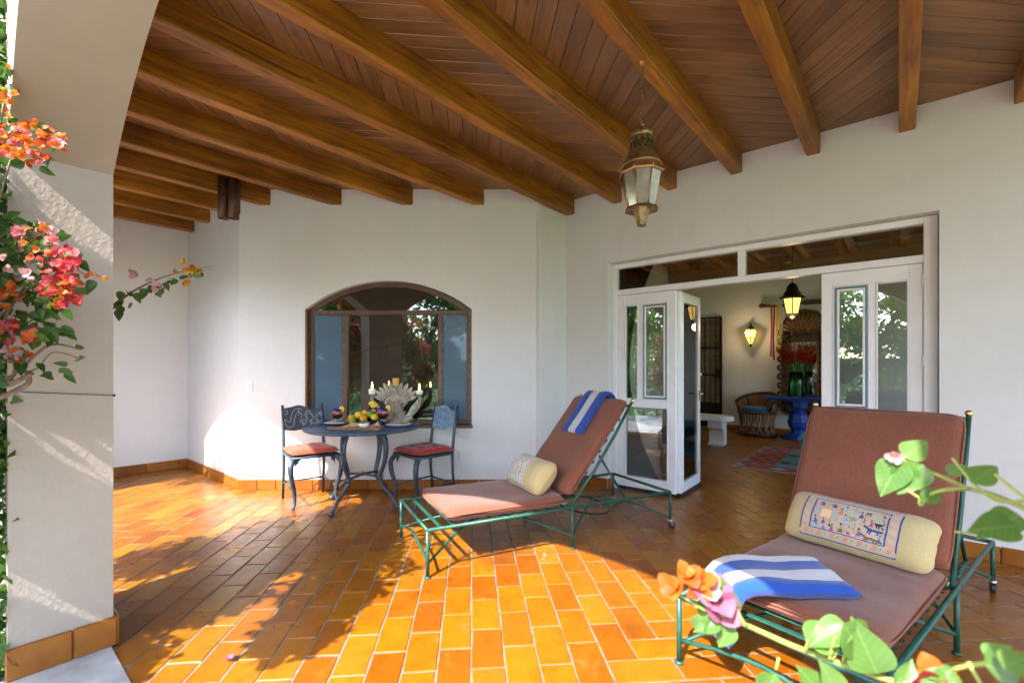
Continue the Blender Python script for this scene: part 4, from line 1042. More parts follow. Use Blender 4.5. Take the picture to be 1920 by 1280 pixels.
# pillows
m_cream = fabric('cream_cotton', (.55, .44, .22), (.48, .38, .18), 260, .15, .9, .06); m_panel = fabric('embroidered_cloth', (.58, .50, .36), (.50, .43, .30), 260, .12)
m_panel_w = fabric('white_embroidered_cloth', (.70, .66, .55), (.6, .56, .48), 260, .12)
EMB = [simple('thread_'+nme, c, .8) for nme, c in (('navy', (.02, .05, .25)), ('coral', (.75, .16, .10)), ('black', (.012, .012, .02)), ('sky', (.20, .42, .60)), ('magenta', (.45, .04, .20)), ('violet', (.13, .04, .32)), ('brown', (.20, .11, .06)), ('green', (.06, .22, .14)), ('skin', (.55, .24, .14)), ('peach', (.78, .50, .30)), ('grey', (.32, .34, .36)), ('blue', (.03, .16, .50)))]
NV, CO, BK_, SK, MG, VI, BR, GR, SN_, PE, GY, BU = range(12)
def pillow(par_u, A, u_c, v_c, z_c, pitch, roll, Lx, Hy, T, label, full):
    ang = math.atan2(par_u[1], par_u[0])
    e = empty('pillow', label=label, cat='pillow', group='embroidered pillows')
    uu = Vector((par_u[0], par_u[1], 0)); vv = Vector((-par_u[1], par_u[0], 0)); zz = Vector((0,0,1))
    X = -vv; Yv = (uu*math.cos(R(pitch))+zz*math.sin(R(pitch))).normalized(); Z = X.cross(Yv)
    M = Matrix((X, Yv, Z)).transposed(); M = M @ Matrix.Rotation(R(roll), 3, 'Z')
    loc = Vector((A[0], A[1], 0))+uu*u_c+vv*v_c+zz*z_c
    e.matrix_world = Matrix.Translation(loc) @ M.to_4x4()
    def surf(x, y):     # front height
        a = min(1, abs(x/(Lx/2))); b_ = min(1, abs(y/(Hy/2)))
        h = T/2*(max(1-a**4.5, 0)**.5)*(max(1-b_**2.6, 0)**.62)
        return h+(.005*noise.noise((x*9, y*9, 2.2))+.0035*noise.noise((x*30, y*8, 4.2))*(a*.7+.3))*(1-a**6)*(1-b_**6)
    def edge(x, y):
        a, b_ = x/(Lx/2), y/(Hy/2)
        k = 1-.05*(1-abs(a)**2)*abs(b_)**3; k2 = 1-.05*(1-abs(b_)**2)*abs(a)**4
        wv = 1+.025*noise.noise((x*14, y*3, 5))*abs(b_)**4
        rc = 1-.09*abs(a)**5*abs(b_)**5-.03*abs(b_)**3+.02*noise.noise((y*30, x*2, 8))
        return x*k2*rc, y*k*wv*(1-.10*abs(a)**8*abs(b_)**3)
    def P(x, y, off=0.0, sg=1):
        ex, ey = edge(x, y); return Vector((ex, ey, sg*surf(x, y)+off))
    b = MB()
    for sg in (1, -1): b.grid(lambda u_, v_: P((u_-.5)*Lx, math.sin((v_-.5)*math.pi)*Hy/2, 0, sg), 44, 24)
    b.build('pillow_body', m_cream, e)
    px0, px1 = (-.34*Lx, .30*Lx) if full else (-.46*Lx, .16*Lx); py0, py1 = -.44*Hy, .43*Hy
    b = MB(); b.grid(lambda u_, v_: P(px0+(px1-px0)*u_, py0+(py1-py0)*v_, .0012), 26, 18); b.build('panel', m_panel if full else m_panel_w, e)
    em = MB()
    def q2(x, y): return P(px0+(px1-px0)*x, py0+(py1-py0)*y, .0024)
    def poly(pts, mi):
        n = len(pts); c = (sum(p[0] for p in pts)/n, sum(p[1] for p in pts)/n)
        em.add([q2(*p) for p in pts]+[q2(*c)], [(i, (i+1) % n, n) for i in range(n)], mi)
    def ln_(pts, mi, wd=.012):
        for (x0, y0), (x1, y1) in zip(pts, pts[1:]):
            L_ = math.hypot((x1-x0)*2, y1-y0); k = max(1, int(L_/.12)); nx, ny = -(y1-y0)/max(L_, 1e-6)*wd, (x1-x0)/max(L_, 1e-6)*wd*2
            for i in range(k):
                a, c = i/k, (i+1)/k; xa_, ya_, xb_, yb_ = x0+(x1-x0)*a, y0+(y1-y0)*a, x0+(x1-x0)*c, y0+(y1-y0)*c
                em.add([q2(xa_-nx/2, ya_-ny/2), q2(xb_-nx/2, yb_-ny/2), q2(xb_+nx/2, yb_+ny/2), q2(xa_+nx/2, ya_+ny/2)], [(0,1,2,3)], mi)
    def rect(x0, y0, x1, y1, mi, wd): ln_([(x0,y0),(x1,y0),(x1,y1),(x0,y1),(x0,y0)], mi, wd)
    rd = random.Random(5 if full else 9)
    rect(.01, .01, .99, .99, NV if full else GY, .016); rect(.12, .17, .88, .85, NV if full else GY, .016)
    for k in range(7):
        for (x, y, dx, dy) in ((.06+.14*k, .05, .03, .09), (.06+.14*k, .89, .03, .08)):
            for j in range(3): ln_([(x+j*.016, y), (x+j*.016+dx, y+dy)], CO if full else GY, .008)
            if full: poly([(x+.09, y+.03), (x+.105, y+.05), (x+.09, y+.07)], GR)
    for k in range(4):
        for x in (.025, .90):
            for j in range(3): ln_([(x, .2+.17*k+j*.028), (x+.075, .15+.17*k+j*.028)], CO if full else GY, .008)
    def person(x, y, s, c1, c2, fl=1):
        poly([(x-.020*s, y), (x+.022*s, y), (x+.016*s*fl, y+.05*s), (x, y+.06*s), (x-.014*s, y+.045*s)], c1)
        poly([(x-.008*s, y+.045*s), (x+.012*s*fl, y+.05*s), (x+.012*s*fl, y+.09*s), (x-.006*s, y+.095*s)], c2)
        poly([(x-.003*s, y+.095*s), (x+.012*s*fl, y+.097*s), (x+.011*s*fl, y+.128*s), (x, y+.135*s)], SN_)
        poly([(x-.008*s, y+.105*s), (x+.002*s, y+.11*s), (x+.012*s*fl, y+.132*s), (x, y+.145*s), (x-.010*s, y+.13*s)], BK_)
        ln_([(x+.006*s*fl, y+.08*s), (x+.030*s*fl, y+.07*s)], SN_, .008)
    if full:
        # building with two arched heads and a doorway
        def archp(cx): return [(cx-.065, .66)]+[(cx+.065*math.cos(R(180-22.5*i)), .68+.12*math.sin(R(180-22.5*i))) for i in range(9)]+[(cx+.065, .66)]
        for cx in (.205, .335): ln_(archp(cx), CO, .008); poly([(cx-.03,.70), (cx+.02,.69), (cx+.03,.73), (cx,.77)], VI); ln_([(cx-.035,.74), (cx-.01,.78), (cx+.02,.77)], BK_, .012)
        ln_([(.14,.40), (.14,.66), (.40,.66), (.40,.40), (.14,.40)], SN_, .008)
        poly([(.215,.42), (.325,.42), (.325,.62), (.215,.62)], PE); rect(.215,.42,.325,.62, SN_, .008)
        for i in range(6):
            for x in (.145, .33): 
                ln_([(x, .42+.035*i), (x+.062, .46+.035*i)], SK, .006); ln_([(x, .46+.035*i), (x+.062, .42+.035*i)], GY, .006)
        for (x, y, s, a, b_, f_) in ((.17,.27,1.15,BU,VI,1), (.26,.29,1,VI,VI,1), (.34,.26,1,BK_,NV,-1), (.19,.185,1,SK,BU,1), (.28,.185,1.1,BU,SN_,-1), (.36,.185,1,MG,GR,1), (.45,.20,1.35,BR,SN_,1), (.54,.20,1.25,MG,PE,-1), (.63,.20,1.3,BU,MG,1), (.84,.2,1.2,NV,VI,-1), (.47,.45,1.1,SK,SK,1), (.50,.36,1.1,SK,PE,-1), (.46,.66,1,SK,SK,1), (.55,.66,.9,SK,SK,-1), (.62,.60,1.1,NV,BU,1), (.84,.52,1.1,SK,PE,-1), (.73,.47,1,MG,MG,1), (.82,.38,1,SK,CO,-1), (.84,.72,.9,BK_,CO,-1), (.42,.56,1.2,CO,CO,1), (.66,.50,.9,CO,MG,1)): person(x, y, s, a, b_, f_)
        def beast(x, y, s, mi, mi2):
            poly([(x-.01*s, y+.045*s), (x+.03*s, y+.055*s), (x+.09*s, y+.045*s), (x+.125*s, y+.04*s), (x+.13*s, y+.012*s), (x+.08*s, y+.008*s), (x+.02*s, y+.012*s)], mi)
            poly([(x-.05*s, y+.075*s), (x-.02*s, y+.095*s), (x+.02*s, y+.06*s), (x, y+.035*s)], mi)
            for lx_ in (.015, .035, .095, .12): ln_([(x+lx_*s, y+.02*s), (x+lx_*s-.008, y-.035*s)], mi, .016)
            ln_([(x+.125*s, y+.035*s), (x+.15*s, y+.02*s), (x+.155*s, y-.01*s)], mi, .010)
        beast(.70, .37, 1.15, NV, BK_); beast(.68, .20, 1.1, BR, BR)
        poly([(.74,.56), (.86,.57), (.83,.52), (.78,.51)], BK_)
        for x in (.78, .80, .83): ln_([(x, .52), (x+rd.uniform(-.02,.02), .46)], BK_, .012)
        poly([(.66,.72), (.71,.73), (.715,.76), (.66,.755)], BK_); ln_([(.665,.72), (.663,.68)], BK_, .012); ln_([(.70,.72), (.705,.68)], BK_, .012)
        for k in range(5): ln_([(.52+.012*k, .50), (.505+.022*k, .58)], GR, .008)
        for k in range(6): ln_([(.56+.018*k, .175), (.57+.018*k, .23)], PE, .010)
        ln_([(.585,.18), (.585,.46)], SN_, .008)
        for k in range(46):
            x, y = rd.uniform(.42, .86), rd.uniform(.2, .8); poly([(x, y), (x+.014, y+.004), (x+.010, y+.022), (x-.004, y+.02)], rd.choice((CO, SK, PE, MG, GR)))
    else:
        for (x, y) in ((.35,.66), (.62,.66)):
            ln_([(x-.08,y+.1), (x+.02,y+.08), (x+.08,y+.12), (x+.1,y+.04)], GY, .012); poly([(x+.05,y+.06), (x+.1,y+.07), (x+.08,y+.11)], BK_); ln_([(x-.08,y), (x,y-.04), (x+.06,y+.02)], MG, .022)
        for x in (.22, .38, .6, .75): person(x, .2, 1.9, SK, MG if x > .3 else BU, 1)
        for (x, y) in ((.3,.52), (.45,.5), (.2,.22), (.5,.2), (.8,.3), (.68,.5)): poly([(x-.02,y), (x+.02,y), (x+.014,y+.05), (x-.01,y+.05)], GR)
        ln_([(.45,.3), (.52,.5)], PE, .014); ln_([(.5,.3), (.44,.5)], PE, .014)
    em.build('embroidery', EMB, e, recalc=False)
    return e
pillow(L1U, L1A, .865, .30, .478, 50, 0, .50, .27, .18, 'cream bolster pillow with white embroidered panel on the lounger before the doors', False)
pillow(L2U, L2A, .905, .335, .485, 52, -2, .62, .265, .17, 'cream bolster pillow embroidered with people and animals on the right lounger', True)

# towels: stripes are separate strips of one swept cloth
m_tblue = fabric('blue_terry', (.006, .075, .42), (.004, .045, .29), 500, .5, .95); m_twhite = fabric('white_terry', (.62, .64, .68), (.52, .54, .58), 500, .5, .95)
def towel(name, path, wdir, stripes, thick, label, ndir_, wob=.006):
    path = [Vector(p) for p in path]; e = empty(name, path[len(path)//2], label=label, cat='towel', group='striped towels'); o0 = e.location.copy()
    tot = sum(s for s, _ in stripes); x = -tot/2; Npt = len(path)
    for s, mt in stripes:
        b = MB()
        for sg in (1, -1):
            def fn(u, v):
                i = v*(Npt-1); k = min(int(i), Npt-2); p = path[k].lerp(path[k+1], i-k); nn = ndir_[k].lerp(ndir_[k+1], i-k).normalized()
                xx = x+s*u; ed = 1-abs(2*xx/tot)**8; ed2 = 1-abs(2*v-1)**30
                t_ = thick/2*max(ed*ed2, .0)**.35
                return p+wdir*(xx*(1-.05*math.sin(v*5)))+nn*(sg*t_+wob*noise.noise((xx*11, v*4, 1.3)))-o0
            b.grid(fn, 8, (Npt-1)*2)
        b.build('stripe', mt, e); x += s
    return e
e1 = L1.rotation_euler.z
def LW(A, u, p):
    uu = Vector((u[0], u[1], 0)); vv = Vector((-u[1], u[0], 0)); return Vector((A[0], A[1], 0))+uu*p[0]+vv*p[1]+Vector((0,0,p[2]))
pts = []; nrm = []
TT = .075
for t in [.50+.037*i for i in range(11)]: pts.append(BK1(t, .36, TT+.013)); nrm.append(BK1(t, .36, 1)-BK1(t, .36, 0))
tt = .86
for k in range(1, 6):
    an = R(36*k); o = TT/2+(TT/2+.013)*math.cos(an); pts.append(BK1(tt+.022+(.030)*math.sin(an), .36, o)); nrm.append((BK1(1, .36, 0)-BK1(0, .36, 0))*math.sin(an)+(BK1(0, .36, 1)-BK1(0, .36, 0))*math.cos(an))
for i in range(1, 9): pts.append(BK1(tt+.02-.04*i, .36, -.035-.012*i)); nrm.append(BK1(0, .36, -1)-BK1(0, .36, 0))
l1v = Vector((-L1U[1], L1U[0], 0)); l1u3 = Vector((L1U[0], L1U[1], 0))
dirw = lambda A, u, v: LW((0,0), u, v)
towel('towel', [LW(L1A, L1U, p) for p in pts], l1v, [(.095, m_tblue), (.095, m_twhite), (.105, m_tblue)], .03, 'blue and white striped towel draped over the backrest of the lounger before the doors', [dirw(L1A, L1U, n) for n in nrm])
pts = []; nrm = []; zc = .285+.008+.075+.032
for (x, dz, nx, nz) in ((1.33, 0, 0, 1), (1.27, .004, 0, 1), (1.19, .008, 0, 1), (1.11, .003, 0, 1), (1.04, .006, 0, 1), (.98, .008, 0, 1), (.93, .004, -.1, 1), (.888, -.008, -.5, .8), (.86, -.04, -.85, .5), (.842, -.08, -1, .2), (.83, -.12, -1, .1), (.822, -.165, -1, 0), (.82, -.20, -1, 0)):
    pts.append(Vector((x, 1.905, zc+dz))); nrm.append(Vector((nx, 0, nz)))
towel('towel', pts, Vector((.06, 1, 0)).normalized(), [(.055, m_tblue), (.09, m_twhite), (.08, m_tblue), (.09, m_twhite)], .066, 'folded blue and white striped towel lying across the right lounger seat', nrm, .012)
# ------------------------------------------------------------------ hall furnishings
m_cobalt_paint = simple('cobalt_paint', (.006, .055, .30), .5, var=.12, bump=.1)
m_turq = Mat('worn_turquoise'); _co = m_turq.objco((1, 1, .4)); m_turq.col(m_turq.ramp(m_turq.noise(18, 6, .75, _co), [(.30, (.02, .10, .16)), (.45, (.02, .23, .36)), (.7, (.05, .36, .48)), (.82, (.30, .45, .42))])); m_turq.set(Roughness=.6); m_turq = m_turq.m
m_carve = simple('carved_dark_wood', (.085, .038, .017), .45, var=.5, vscale=25, bump=.5, bscale=40, bdist=.006); m_carve_l = simple('carved_gold_wood', (.24, .11, .035), .45, var=.4, vscale=25)
m_leather = simple('dark_leather', (.035, .017, .010), .5, var=.3); m_strip = simple('cedar_strip', (.26, .13, .055), .7, var=.5, vscale=14); m_tealc = fabric('teal_seat', (.01, .10, .22), None, 250)
def HW(s, n, z=0): return W(s, n, z)
# console table
ct = empty('console_table', HW(-1.39, 9.52), ROT_SN, label='cobalt blue pedestal console table below the carved mirror', cat='table')
b = MB(); b.bbox((0,0,.715), (1.06, .42, .035), .006); b.bbox((0,0,.68), (.96, .34, .035), .006); b.build('table_top', m_cobalt_paint, ct)
b = MB(); b.lathe([(.29, 0), (.29, .035), (.22, .07), (.13, .11), (.11, .15), (.16, .22), (.175, .30), (.14, .42), (.095, .47), (.10, .50), (.145, .56), (.16, .665)], 8, smooth=False, rot0=R(22.5)); b.build('pedestal', m_cobalt_paint, ct)
# mirror
MS = -1.375; mN = N_BACK-.03
mr = empty('carved_mirror', HW(MS, mN), ROT_SN, label='tall mirror in a carved dark wood frame with shell crest on the hall wall', cat='mirror')
m_mirror = simple('mirror_silver', (.9, .9, .9), .02, 1.0)
b = MB(); b.bbox((0, 0, 1.19), (.46, .012, 1.32), .003); b.build('mirror_glass', m_mirror, mr)
for sx in (-1, 1):
    b = MB(); b.box((sx*.29, 0, 1.2), (.15, .05, 1.5)); b.build('frame_side', m_carve, mr)
    b = MB(); b.tube([(sx*.215, -.035, .5), (sx*.215, -.035, 1.72)], .012, 8); b.build('bead_moulding', m_carve_l, mr)
    for k in range(9):
        z = .52+k*.165; b = MB()
        b.tube(smooth_path([(sx*.24, -.03, z), (sx*.37, -.045, z+.02), (sx*.41, -.04, z+.09), (sx*.33, -.055, z+.13), (sx*.29, -.05, z+.08)], 5), [.034-.001*i for i in range(21)], 8); b.build('scroll_carving', m_carve, mr)
b = MB(); b.prism([(-.37, 1.72), (.37, 1.72), (.38, 2.05), (.22, 2.28), (0, 2.33), (-.22, 2.28), (-.38, 2.05)], lambda x, z, d: Vector((x, d, z)), -.025, .025); b.build('crest', m_carve, mr)
for i in range(13):
    an = R(12+156*i/12); b = MB()
    b.tube([(.06*math.cos(an), -.04, 1.90+.05*math.sin(an)), (.2*math.cos(an), -.06, 1.90+.2*math.sin(an)), (.34*math.cos(an), -.045, 1.90+.37*math.sin(an))], [.010, .024, .034], 8); b.build('shell_rib', m_carve_l, mr)
for sx in (-1, 1):
    b = MB(); b.tube(smooth_path([(0, -.05, 1.86), (sx*.1, -.06, 1.83), (sx*.17, -.06, 1.87), (sx*.13, -.06, 1.92), (sx*.09, -.06, 1.88)], 5), .028, 8); b.build('scroll_carving', m_carve, mr)
n = 18; b = MB(); b.prism([(-.36, .55), (.36, .55)]+[(.38*math.cos(R(-180*i/n)), .55+.22*math.sin(R(-180*i/n))) for i in range(n+1)], lambda x, z, d: Vector((x, d, z)), -.03, .025); b.build('frame_bottom', m_carve, mr)
for k in range(5):
    b = MB(); an = R(-150+30*k); b.ball((.26*math.cos(an), -.04, .54+.13*math.sin(an)), (.06, .03, .045), 10, 6); b.build('scroll_carving', m_carve, mr)
# vase with gladioli
vp = HW(-1.42, 9.46, .733)
va = empty('flower_vase', vp, label='green glass vase of red gladioli on the blue console table', cat='vase')
m_vglass = glass('green_vase_glass', (.55, .85, .62), 1.5)
b = MB(); b.lathe([(.115, 0), (.125, .01), (.12, .25), (.13, .44), (.124, .44), (.114, .25), (.118, .02)], 24, cap=False); b.lathe([(.002, .004), (.11, .004)], 24, cap=False); b.build('vase_body', m_vglass, va)
m_stem = simple('flower_stem', (.035, .16, .035), .6, var=.3); m_redpet = foliage('red_petal', [(0, (.55, .008, .012)), (.5, (.68, .015, .02)), (1, (.45, .004, .01))], .2)
rr = random.Random(11)
for k in range(15):
    an = rr.uniform(0, 6.28); r0 = rr.uniform(.0, .09); r1 = r0+rr.uniform(.05, .30); h = rr.uniform(.75, 1.0)
    p0 = Vector((r0*math.cos(an+2), r0*math.sin(an+2), .02)); p1 = Vector((r0*math.cos(an), r0*math.sin(an), .42)); p2 = Vector((r1*math.cos(an), r1*math.sin(an)*.6, h))
    b = MB(); ps = smooth_path([p0, p1, p1.lerp(p2, .5)+Vector((0,0,.03)), p2], 4); b.tube(ps, .008, 5); st = b.build('flower_stem', m_stem, va)
    b = MB()
    for j in range(7):
        t = .40+j*.07; c = p1.lerp(p2, min(1, t*.95))+Vector((rr.uniform(-.03,.03), rr.uniform(-.03,.03), .03))
        for q in range(5):
            a2 = q*1.257+rr.random(); d = Vector((math.cos(a2), math.sin(a2)*.8, .35+rr.uniform(-.3,.4))).normalized(); sd2 = d.cross(Vector((0,0,1))).normalized()
            b.add([c, c+d*.04+sd2*.026, c+d*.066+Vector((0,0,.006)), c+d*.04-sd2*.026], [(0,1,2,3)])
    b.build('red_bloom', m_redpet, va, recalc=False)
b = MB()
for k in range(16):
    an = rr.uniform(0, 6.28); d = Vector((math.cos(an), math.sin(an)*.6, 0)); h = rr.uniform(.6, 1.15); sd2 = Vector((-d.y, d.x, 0))
    b.add([d*.06+sd2*.012+Vector((0,0,.3)), d*.06-sd2*.012+Vector((0,0,.3)), d*.16-sd2*.014+Vector((0,0,h*.7)), d*.24+Vector((0,0,h)), d*.16+sd2*.014+Vector((0,0,h*.7))], [(0,1,2,3,4)])
b.build('sword_leaf', m_stem, va, recalc=False)
# barrel chair (equipal)
ec = empty('barrel_chair', HW(-2.05, 9.5), ROT_SN+R(-15), label='leather barrel chair with cedar strip base and teal seat beside the console', cat='chair')
b = MB(); b.tube([(.295*math.cos(R(15*i)), .295*math.sin(R(15*i)), .04) for i in range(24)], .03, 6, True); b.build('base_hoop', m_leather, ec)
b = MB(); b.tube([(.31*math.cos(R(15*i)), .31*math.sin(R(15*i)), .43) for i in range(24)], .026, 6, True); b.build('base_hoop', m_leather, ec)
for k in range(30):
    an = 2*math.pi*k/30; an2 = an+(.32 if k % 2 else -.32); an3 = an
    b = MB(); b.tube([(.29*math.cos(an2), .29*math.sin(an2), .02), (.27*math.cos(an3), .27*math.sin(an3), .22), (.305*math.cos(an), .305*math.sin(an), .43)], [.022, .016, .024], 5, sx=.5); b.build('cedar_strip', m_strip, ec)
b = MB(); n = 20
def bk(u, v): 
    an = R(-20+220*u); rise = .17+.16*math.sin(u*math.pi); return Vector(((.30+.06*v)*math.cos(an), (.30+.06*v)*math.sin(an)+.02*v, .44+rise*v))
b.grid(bk, n, 6); b.grid(lambda u, v: bk(u, v)*.96+Vector((0,0,.018)), n, 6); b.build('back_shell', m_carve_l, ec)
b = MB(); b.tube([bk(i/n, 1) for i in range(n+1)], .028, 8); 
for u in (0, .25, .5, .75, 1): b.tube([bk(u, 0), bk(u, 1)], .020, 6)
b.build('arm_rail', m_leather, ec)
b = MB(); b.lathe([(.01, .43), (.26, .43), (.29, .46), (.28, .51), (.2, .53), (.01, .535)], 24); b.build('seat_cushion', m_tealc, ec)
# rug
rg = Mat('woven_rug'); co = rg.objco(); sp_ = rg.n('SeparateXYZ'); rg.l(co, sp_.inputs[0])
def tri(src, per, ph=0.0):
    return rg.math('ABSOLUTE', rg.math('SUBTRACT', rg.math('FRACT', rg.math('ADD', rg.math('DIVIDE', src, per), ph)), .5))
dx = tri(sp_.outputs[0], .46); dy = tri(sp_.outputs[1], .40)
dia = rg.math('SNAP', rg.math('ADD', dx, dy), .0625)
pat = rg.ramp(dia, [(0, (.03, .05, .16)), (.15, (.45, .40, .36)), (.25, (.42, .07, .05)), (.5, (.40, .07, .05)), (.62, (.05, .08, .22)), (.75, (.30, .38, .40))]); 
rg_r = pat.node; rg_r.color_ramp.interpolation = 'CONSTANT'
ax = rg.math('ABSOLUTE', sp_.outputs[0]); ay = rg.math('ABSOLUTE', sp_.outputs[1])
infield = rg.math('MULTIPLY', rg.math('LESS_THAN', ax, .54), rg.math('LESS_THAN', ay, .62))
fld = rg.ramp(rg.math('SNAP', rg.math('ADD', tri(sp_.outputs[0], .62, .25), tri(sp_.outputs[1], .62)), .05), [(0, (.03, .05, .09)), (.10, (.36, .42, .30)), (.16, (.03, .05, .10)), (.22, (.10, .36, .46)), (.7, (.14, .40, .50))]); fld.node.color_ramp.interpolation = 'CONSTANT'
c = rg.mix(infield, pat, fld)
edge = rg.math('MAXIMUM', rg.math('GREATER_THAN', ax, .925), rg.math('GREATER_THAN', ay, .945)); c = rg.mix(edge, c, (.52, .50, .46))
rg.col(rg.mix(.3, c, rg.ramp(rg.noise(160, 3, .6, co), [(.3, (.4,.4,.4)), (.7, (1,1,1))]), 'MULTIPLY')); rg.set(Roughness=.95); rg.bump(rg.noise(220, 2, .5, co), .4, .004)
b = MB(); b.bbox((0,0,.004), (1.88, 1.92, .008), .002); o = tag(b.build('rug', rg.m), 'woven rug with red, navy and turquoise diamonds on the hall floor', 'rug'); o.location = HW(-.70, 7.27, .001); o.rotation_euler.z = ROT_SN
# low turquoise table with red bowl
lt = empty('coffee_table', HW(-.42, 7.22, .009), ROT_SN, label='low worn turquoise wooden table standing on the woven rug', cat='table')
for k in range(5):
    b = MB(); b.bbox((0, -.44+.22*k, .36), (1.14, .214, .04), .005); b.build('top_plank', m_turq, lt)
for sx in (-1, 1):
    for sy in (-1, 1):
        b = MB(); b.bbox((sx*.49, sy*.45, .17), (.10, .10, .34), .006); b.build('leg', m_turq, lt)
b = MB()
for sy in (-1, 1): b.bbox((0, sy*.47, .27), (.88, .03, .12), .003)
for sx in (-1, 1): b.bbox((sx*.51, 0, .27), (.03, .8, .12), .003)
b.build('apron', m_turq, lt)
rb = empty('red_bowl', HW(-.62, 7.35, .389), label='red pot with dark handle on the turquoise table', cat='pot')
m_redp = simple('red_enamel', (.5, .012, .012), .25)
b = MB(); b.lathe([(.07, 0), (.10, .02), (.12, .09), (.115, .09), (.09, .02), (.002, .012)], 24); b.build('bowl', m_redp, rb)
b = MB(); b.tube([(.11*math.cos(R(15*i)), 0, .09+.11*math.sin(R(15*i))) for i in range(13)], .012, 6); b.build('handle', m_black_iron, rb)
# wrought iron gate on the back wall
gt = empty('iron_gate', HW(-3.24, N_BACK-.04), ROT_SN, label='black wrought iron scrollwork gate at the back left of the hall', cat='gate')
b = MB(); GW = .85; GH = 2.29
for x in (-GW/2, GW/2): b.box((x, 0, GH/2), (.04, .04, GH))
for z in (.05, .52, 1.10, 1.66, GH-.02): b.box((0, 0, z), (GW, .035, .03))
b.build('gate_frame', m_black_iron, gt)
b = MB(); b.box((0, 0, .28), (GW, .012, .46)); b.build('kick_plate', m_black_iron, gt)
for k in range(7):
    x = -GW/2+GW*(k+1)/8; b = MB(); b.box((x, 0, GH/2+.25), (.014, .014, GH-.5)); b.build('bar', m_black_iron, gt)
scp = []
for i in range(18):
    t = i/17*3.6; scp.append((.045*(1-t/5)*math.cos(t*1.6), 0, .045*(1-t/5)*math.sin(t*1.6)))
scroll = None
for k in range(4):
    for j in range(13):
        z = .60+j*.128
        if scroll is None:
            b = MB(); b.tube(scp, .006, 5); scroll = b.build('scroll', m_black_iron, gt); o = scroll
        else: o = clone(scroll, gt)
        o.location = (-GW/2+GW*(2*k+1)/8+ (.0), -.008, z); o.rotation_euler = (0, R(180)*(j % 2), R(180)*(k % 2))
b = MB(); b.box((GW/2-.05, -.04, 1.13), (.07, .05, .17)); b.build('lock_box', m_black_iron, gt)
# flat sheet behind the gate, shade of a recess put into its colour
b = MB(); b.box((0,0,0), (.80, .004, 2.2)); o = b.build('recess_shade_panel', simple('shadowy_ochre', (.30, .24, .16), .9, var=.3, vscale=3), gt); o.location = (0, .03, 1.14)
# wall sconce
m_lampglass = emit('lit_amber_glass', (1, .62, .14), .32); m_bulb = emit('bulb', (1, .86, .55), 3)
def six_lamp(par, prof, mat, frame_r, mb_n=6):
    b = MB(); b.lathe(prof, mb_n, smooth=False, cap=False); b.build('lamp_glass', mat, par)
    b = MB()
    for i in range(mb_n):
        an = 2*math.pi*i/mb_n; b.tube([(r*1.01*math.cos(an), r*1.01*math.sin(an), z) for r, z in prof], frame_r, 5)
    for r, z in prof: b.tube([(r*1.01*math.cos(2*math.pi*i/mb_n), r*1.01*math.sin(2*math.pi*i/mb_n), z) for i in range(mb_n)], frame_r, 5, True)
    b.build('lamp_frame', m_black_iron, par)
sp2 = HW(-2.24, N_BACK-.14, 1.68); scn = empty('wall_sconce', sp2, label='lit amber glass sconce on the hall wall between gate and mirror', cat='sconce')
six_lamp(scn, [(.03, .02), (.09, .14), (.125, .27), (.09, .31)], m_lampglass, .007)
b = MB(); b.lathe([(.10, .31), (.07, .34), (.03, .37), (.012, .42)], 6, smooth=False); b.build('cap', m_black_iron, scn)
b = MB(); b.lathe([(.002, -.04), (.02, -.01), (.035, .02)], 6, smooth=False); b.build('finial', m_black_iron, scn)
b = MB(); bd = W(0, 1); b.box(bd*.09+Vector((0,0,.2)), (.03, .12, .03), Matrix.Rotation(ROT_SN, 3, 'Z')); b.build('wall_bracket', m_black_iron, scn)
# pendant lantern in the hall
hp = HW(-1.08, 6.92, 0); pl = empty('pendant_lantern', hp, label='lit iron pendant lantern hanging inside the doorway', cat='lantern')
six_lamp(pl, [(.075, 1.945), (.115, 2.145), (.12, 2.15)], m_lampglass, .006)
b = MB(); b.lathe([(.15, 2.15), (.14, 2.165), (.10, 2.19), (.095, 2.22), (.075, 2.24), (.06, 2.30), (.035, 2.335), (.015, 2.35)], 12, smooth=False); b.build('cap', m_black_iron, pl)
b = MB(); b.lathe([(.004, 1.885), (.03, 1.90), (.055, 1.92), (.078, 1.945)], 6, smooth=False); b.build('finial', m_black_iron, pl)
b = MB(); b.tube([(0,0,2.35), (.01,0,2.8), (0,0,3.42)], .006, 6); b.build('chain', m_black_iron, pl)
b = MB(); b.ball((0,0,2.06), (.028, .028, .045), 10, 8); b.build('bulb', m_bulb, pl)
b = MB(); b.ball((0,0,.2), (.025, .025, .04), 10, 8); b.build('bulb', m_bulb, scn)
def plight(name, p, e_, par):
    d = bpy.data.lights.new(name, 'POINT'); d.energy = e_; d.color = (1, .72, .38); d.shadow_soft_size = .05
    o = bpy.data.objects.new(name, d); C.objects.link(o); o.parent = par; o.location = p
plight('sconce_light', W(0, -.16, .24), 1.5, scn); plight('pendant_light', (0, 0, 1.84), 1.8, pl)
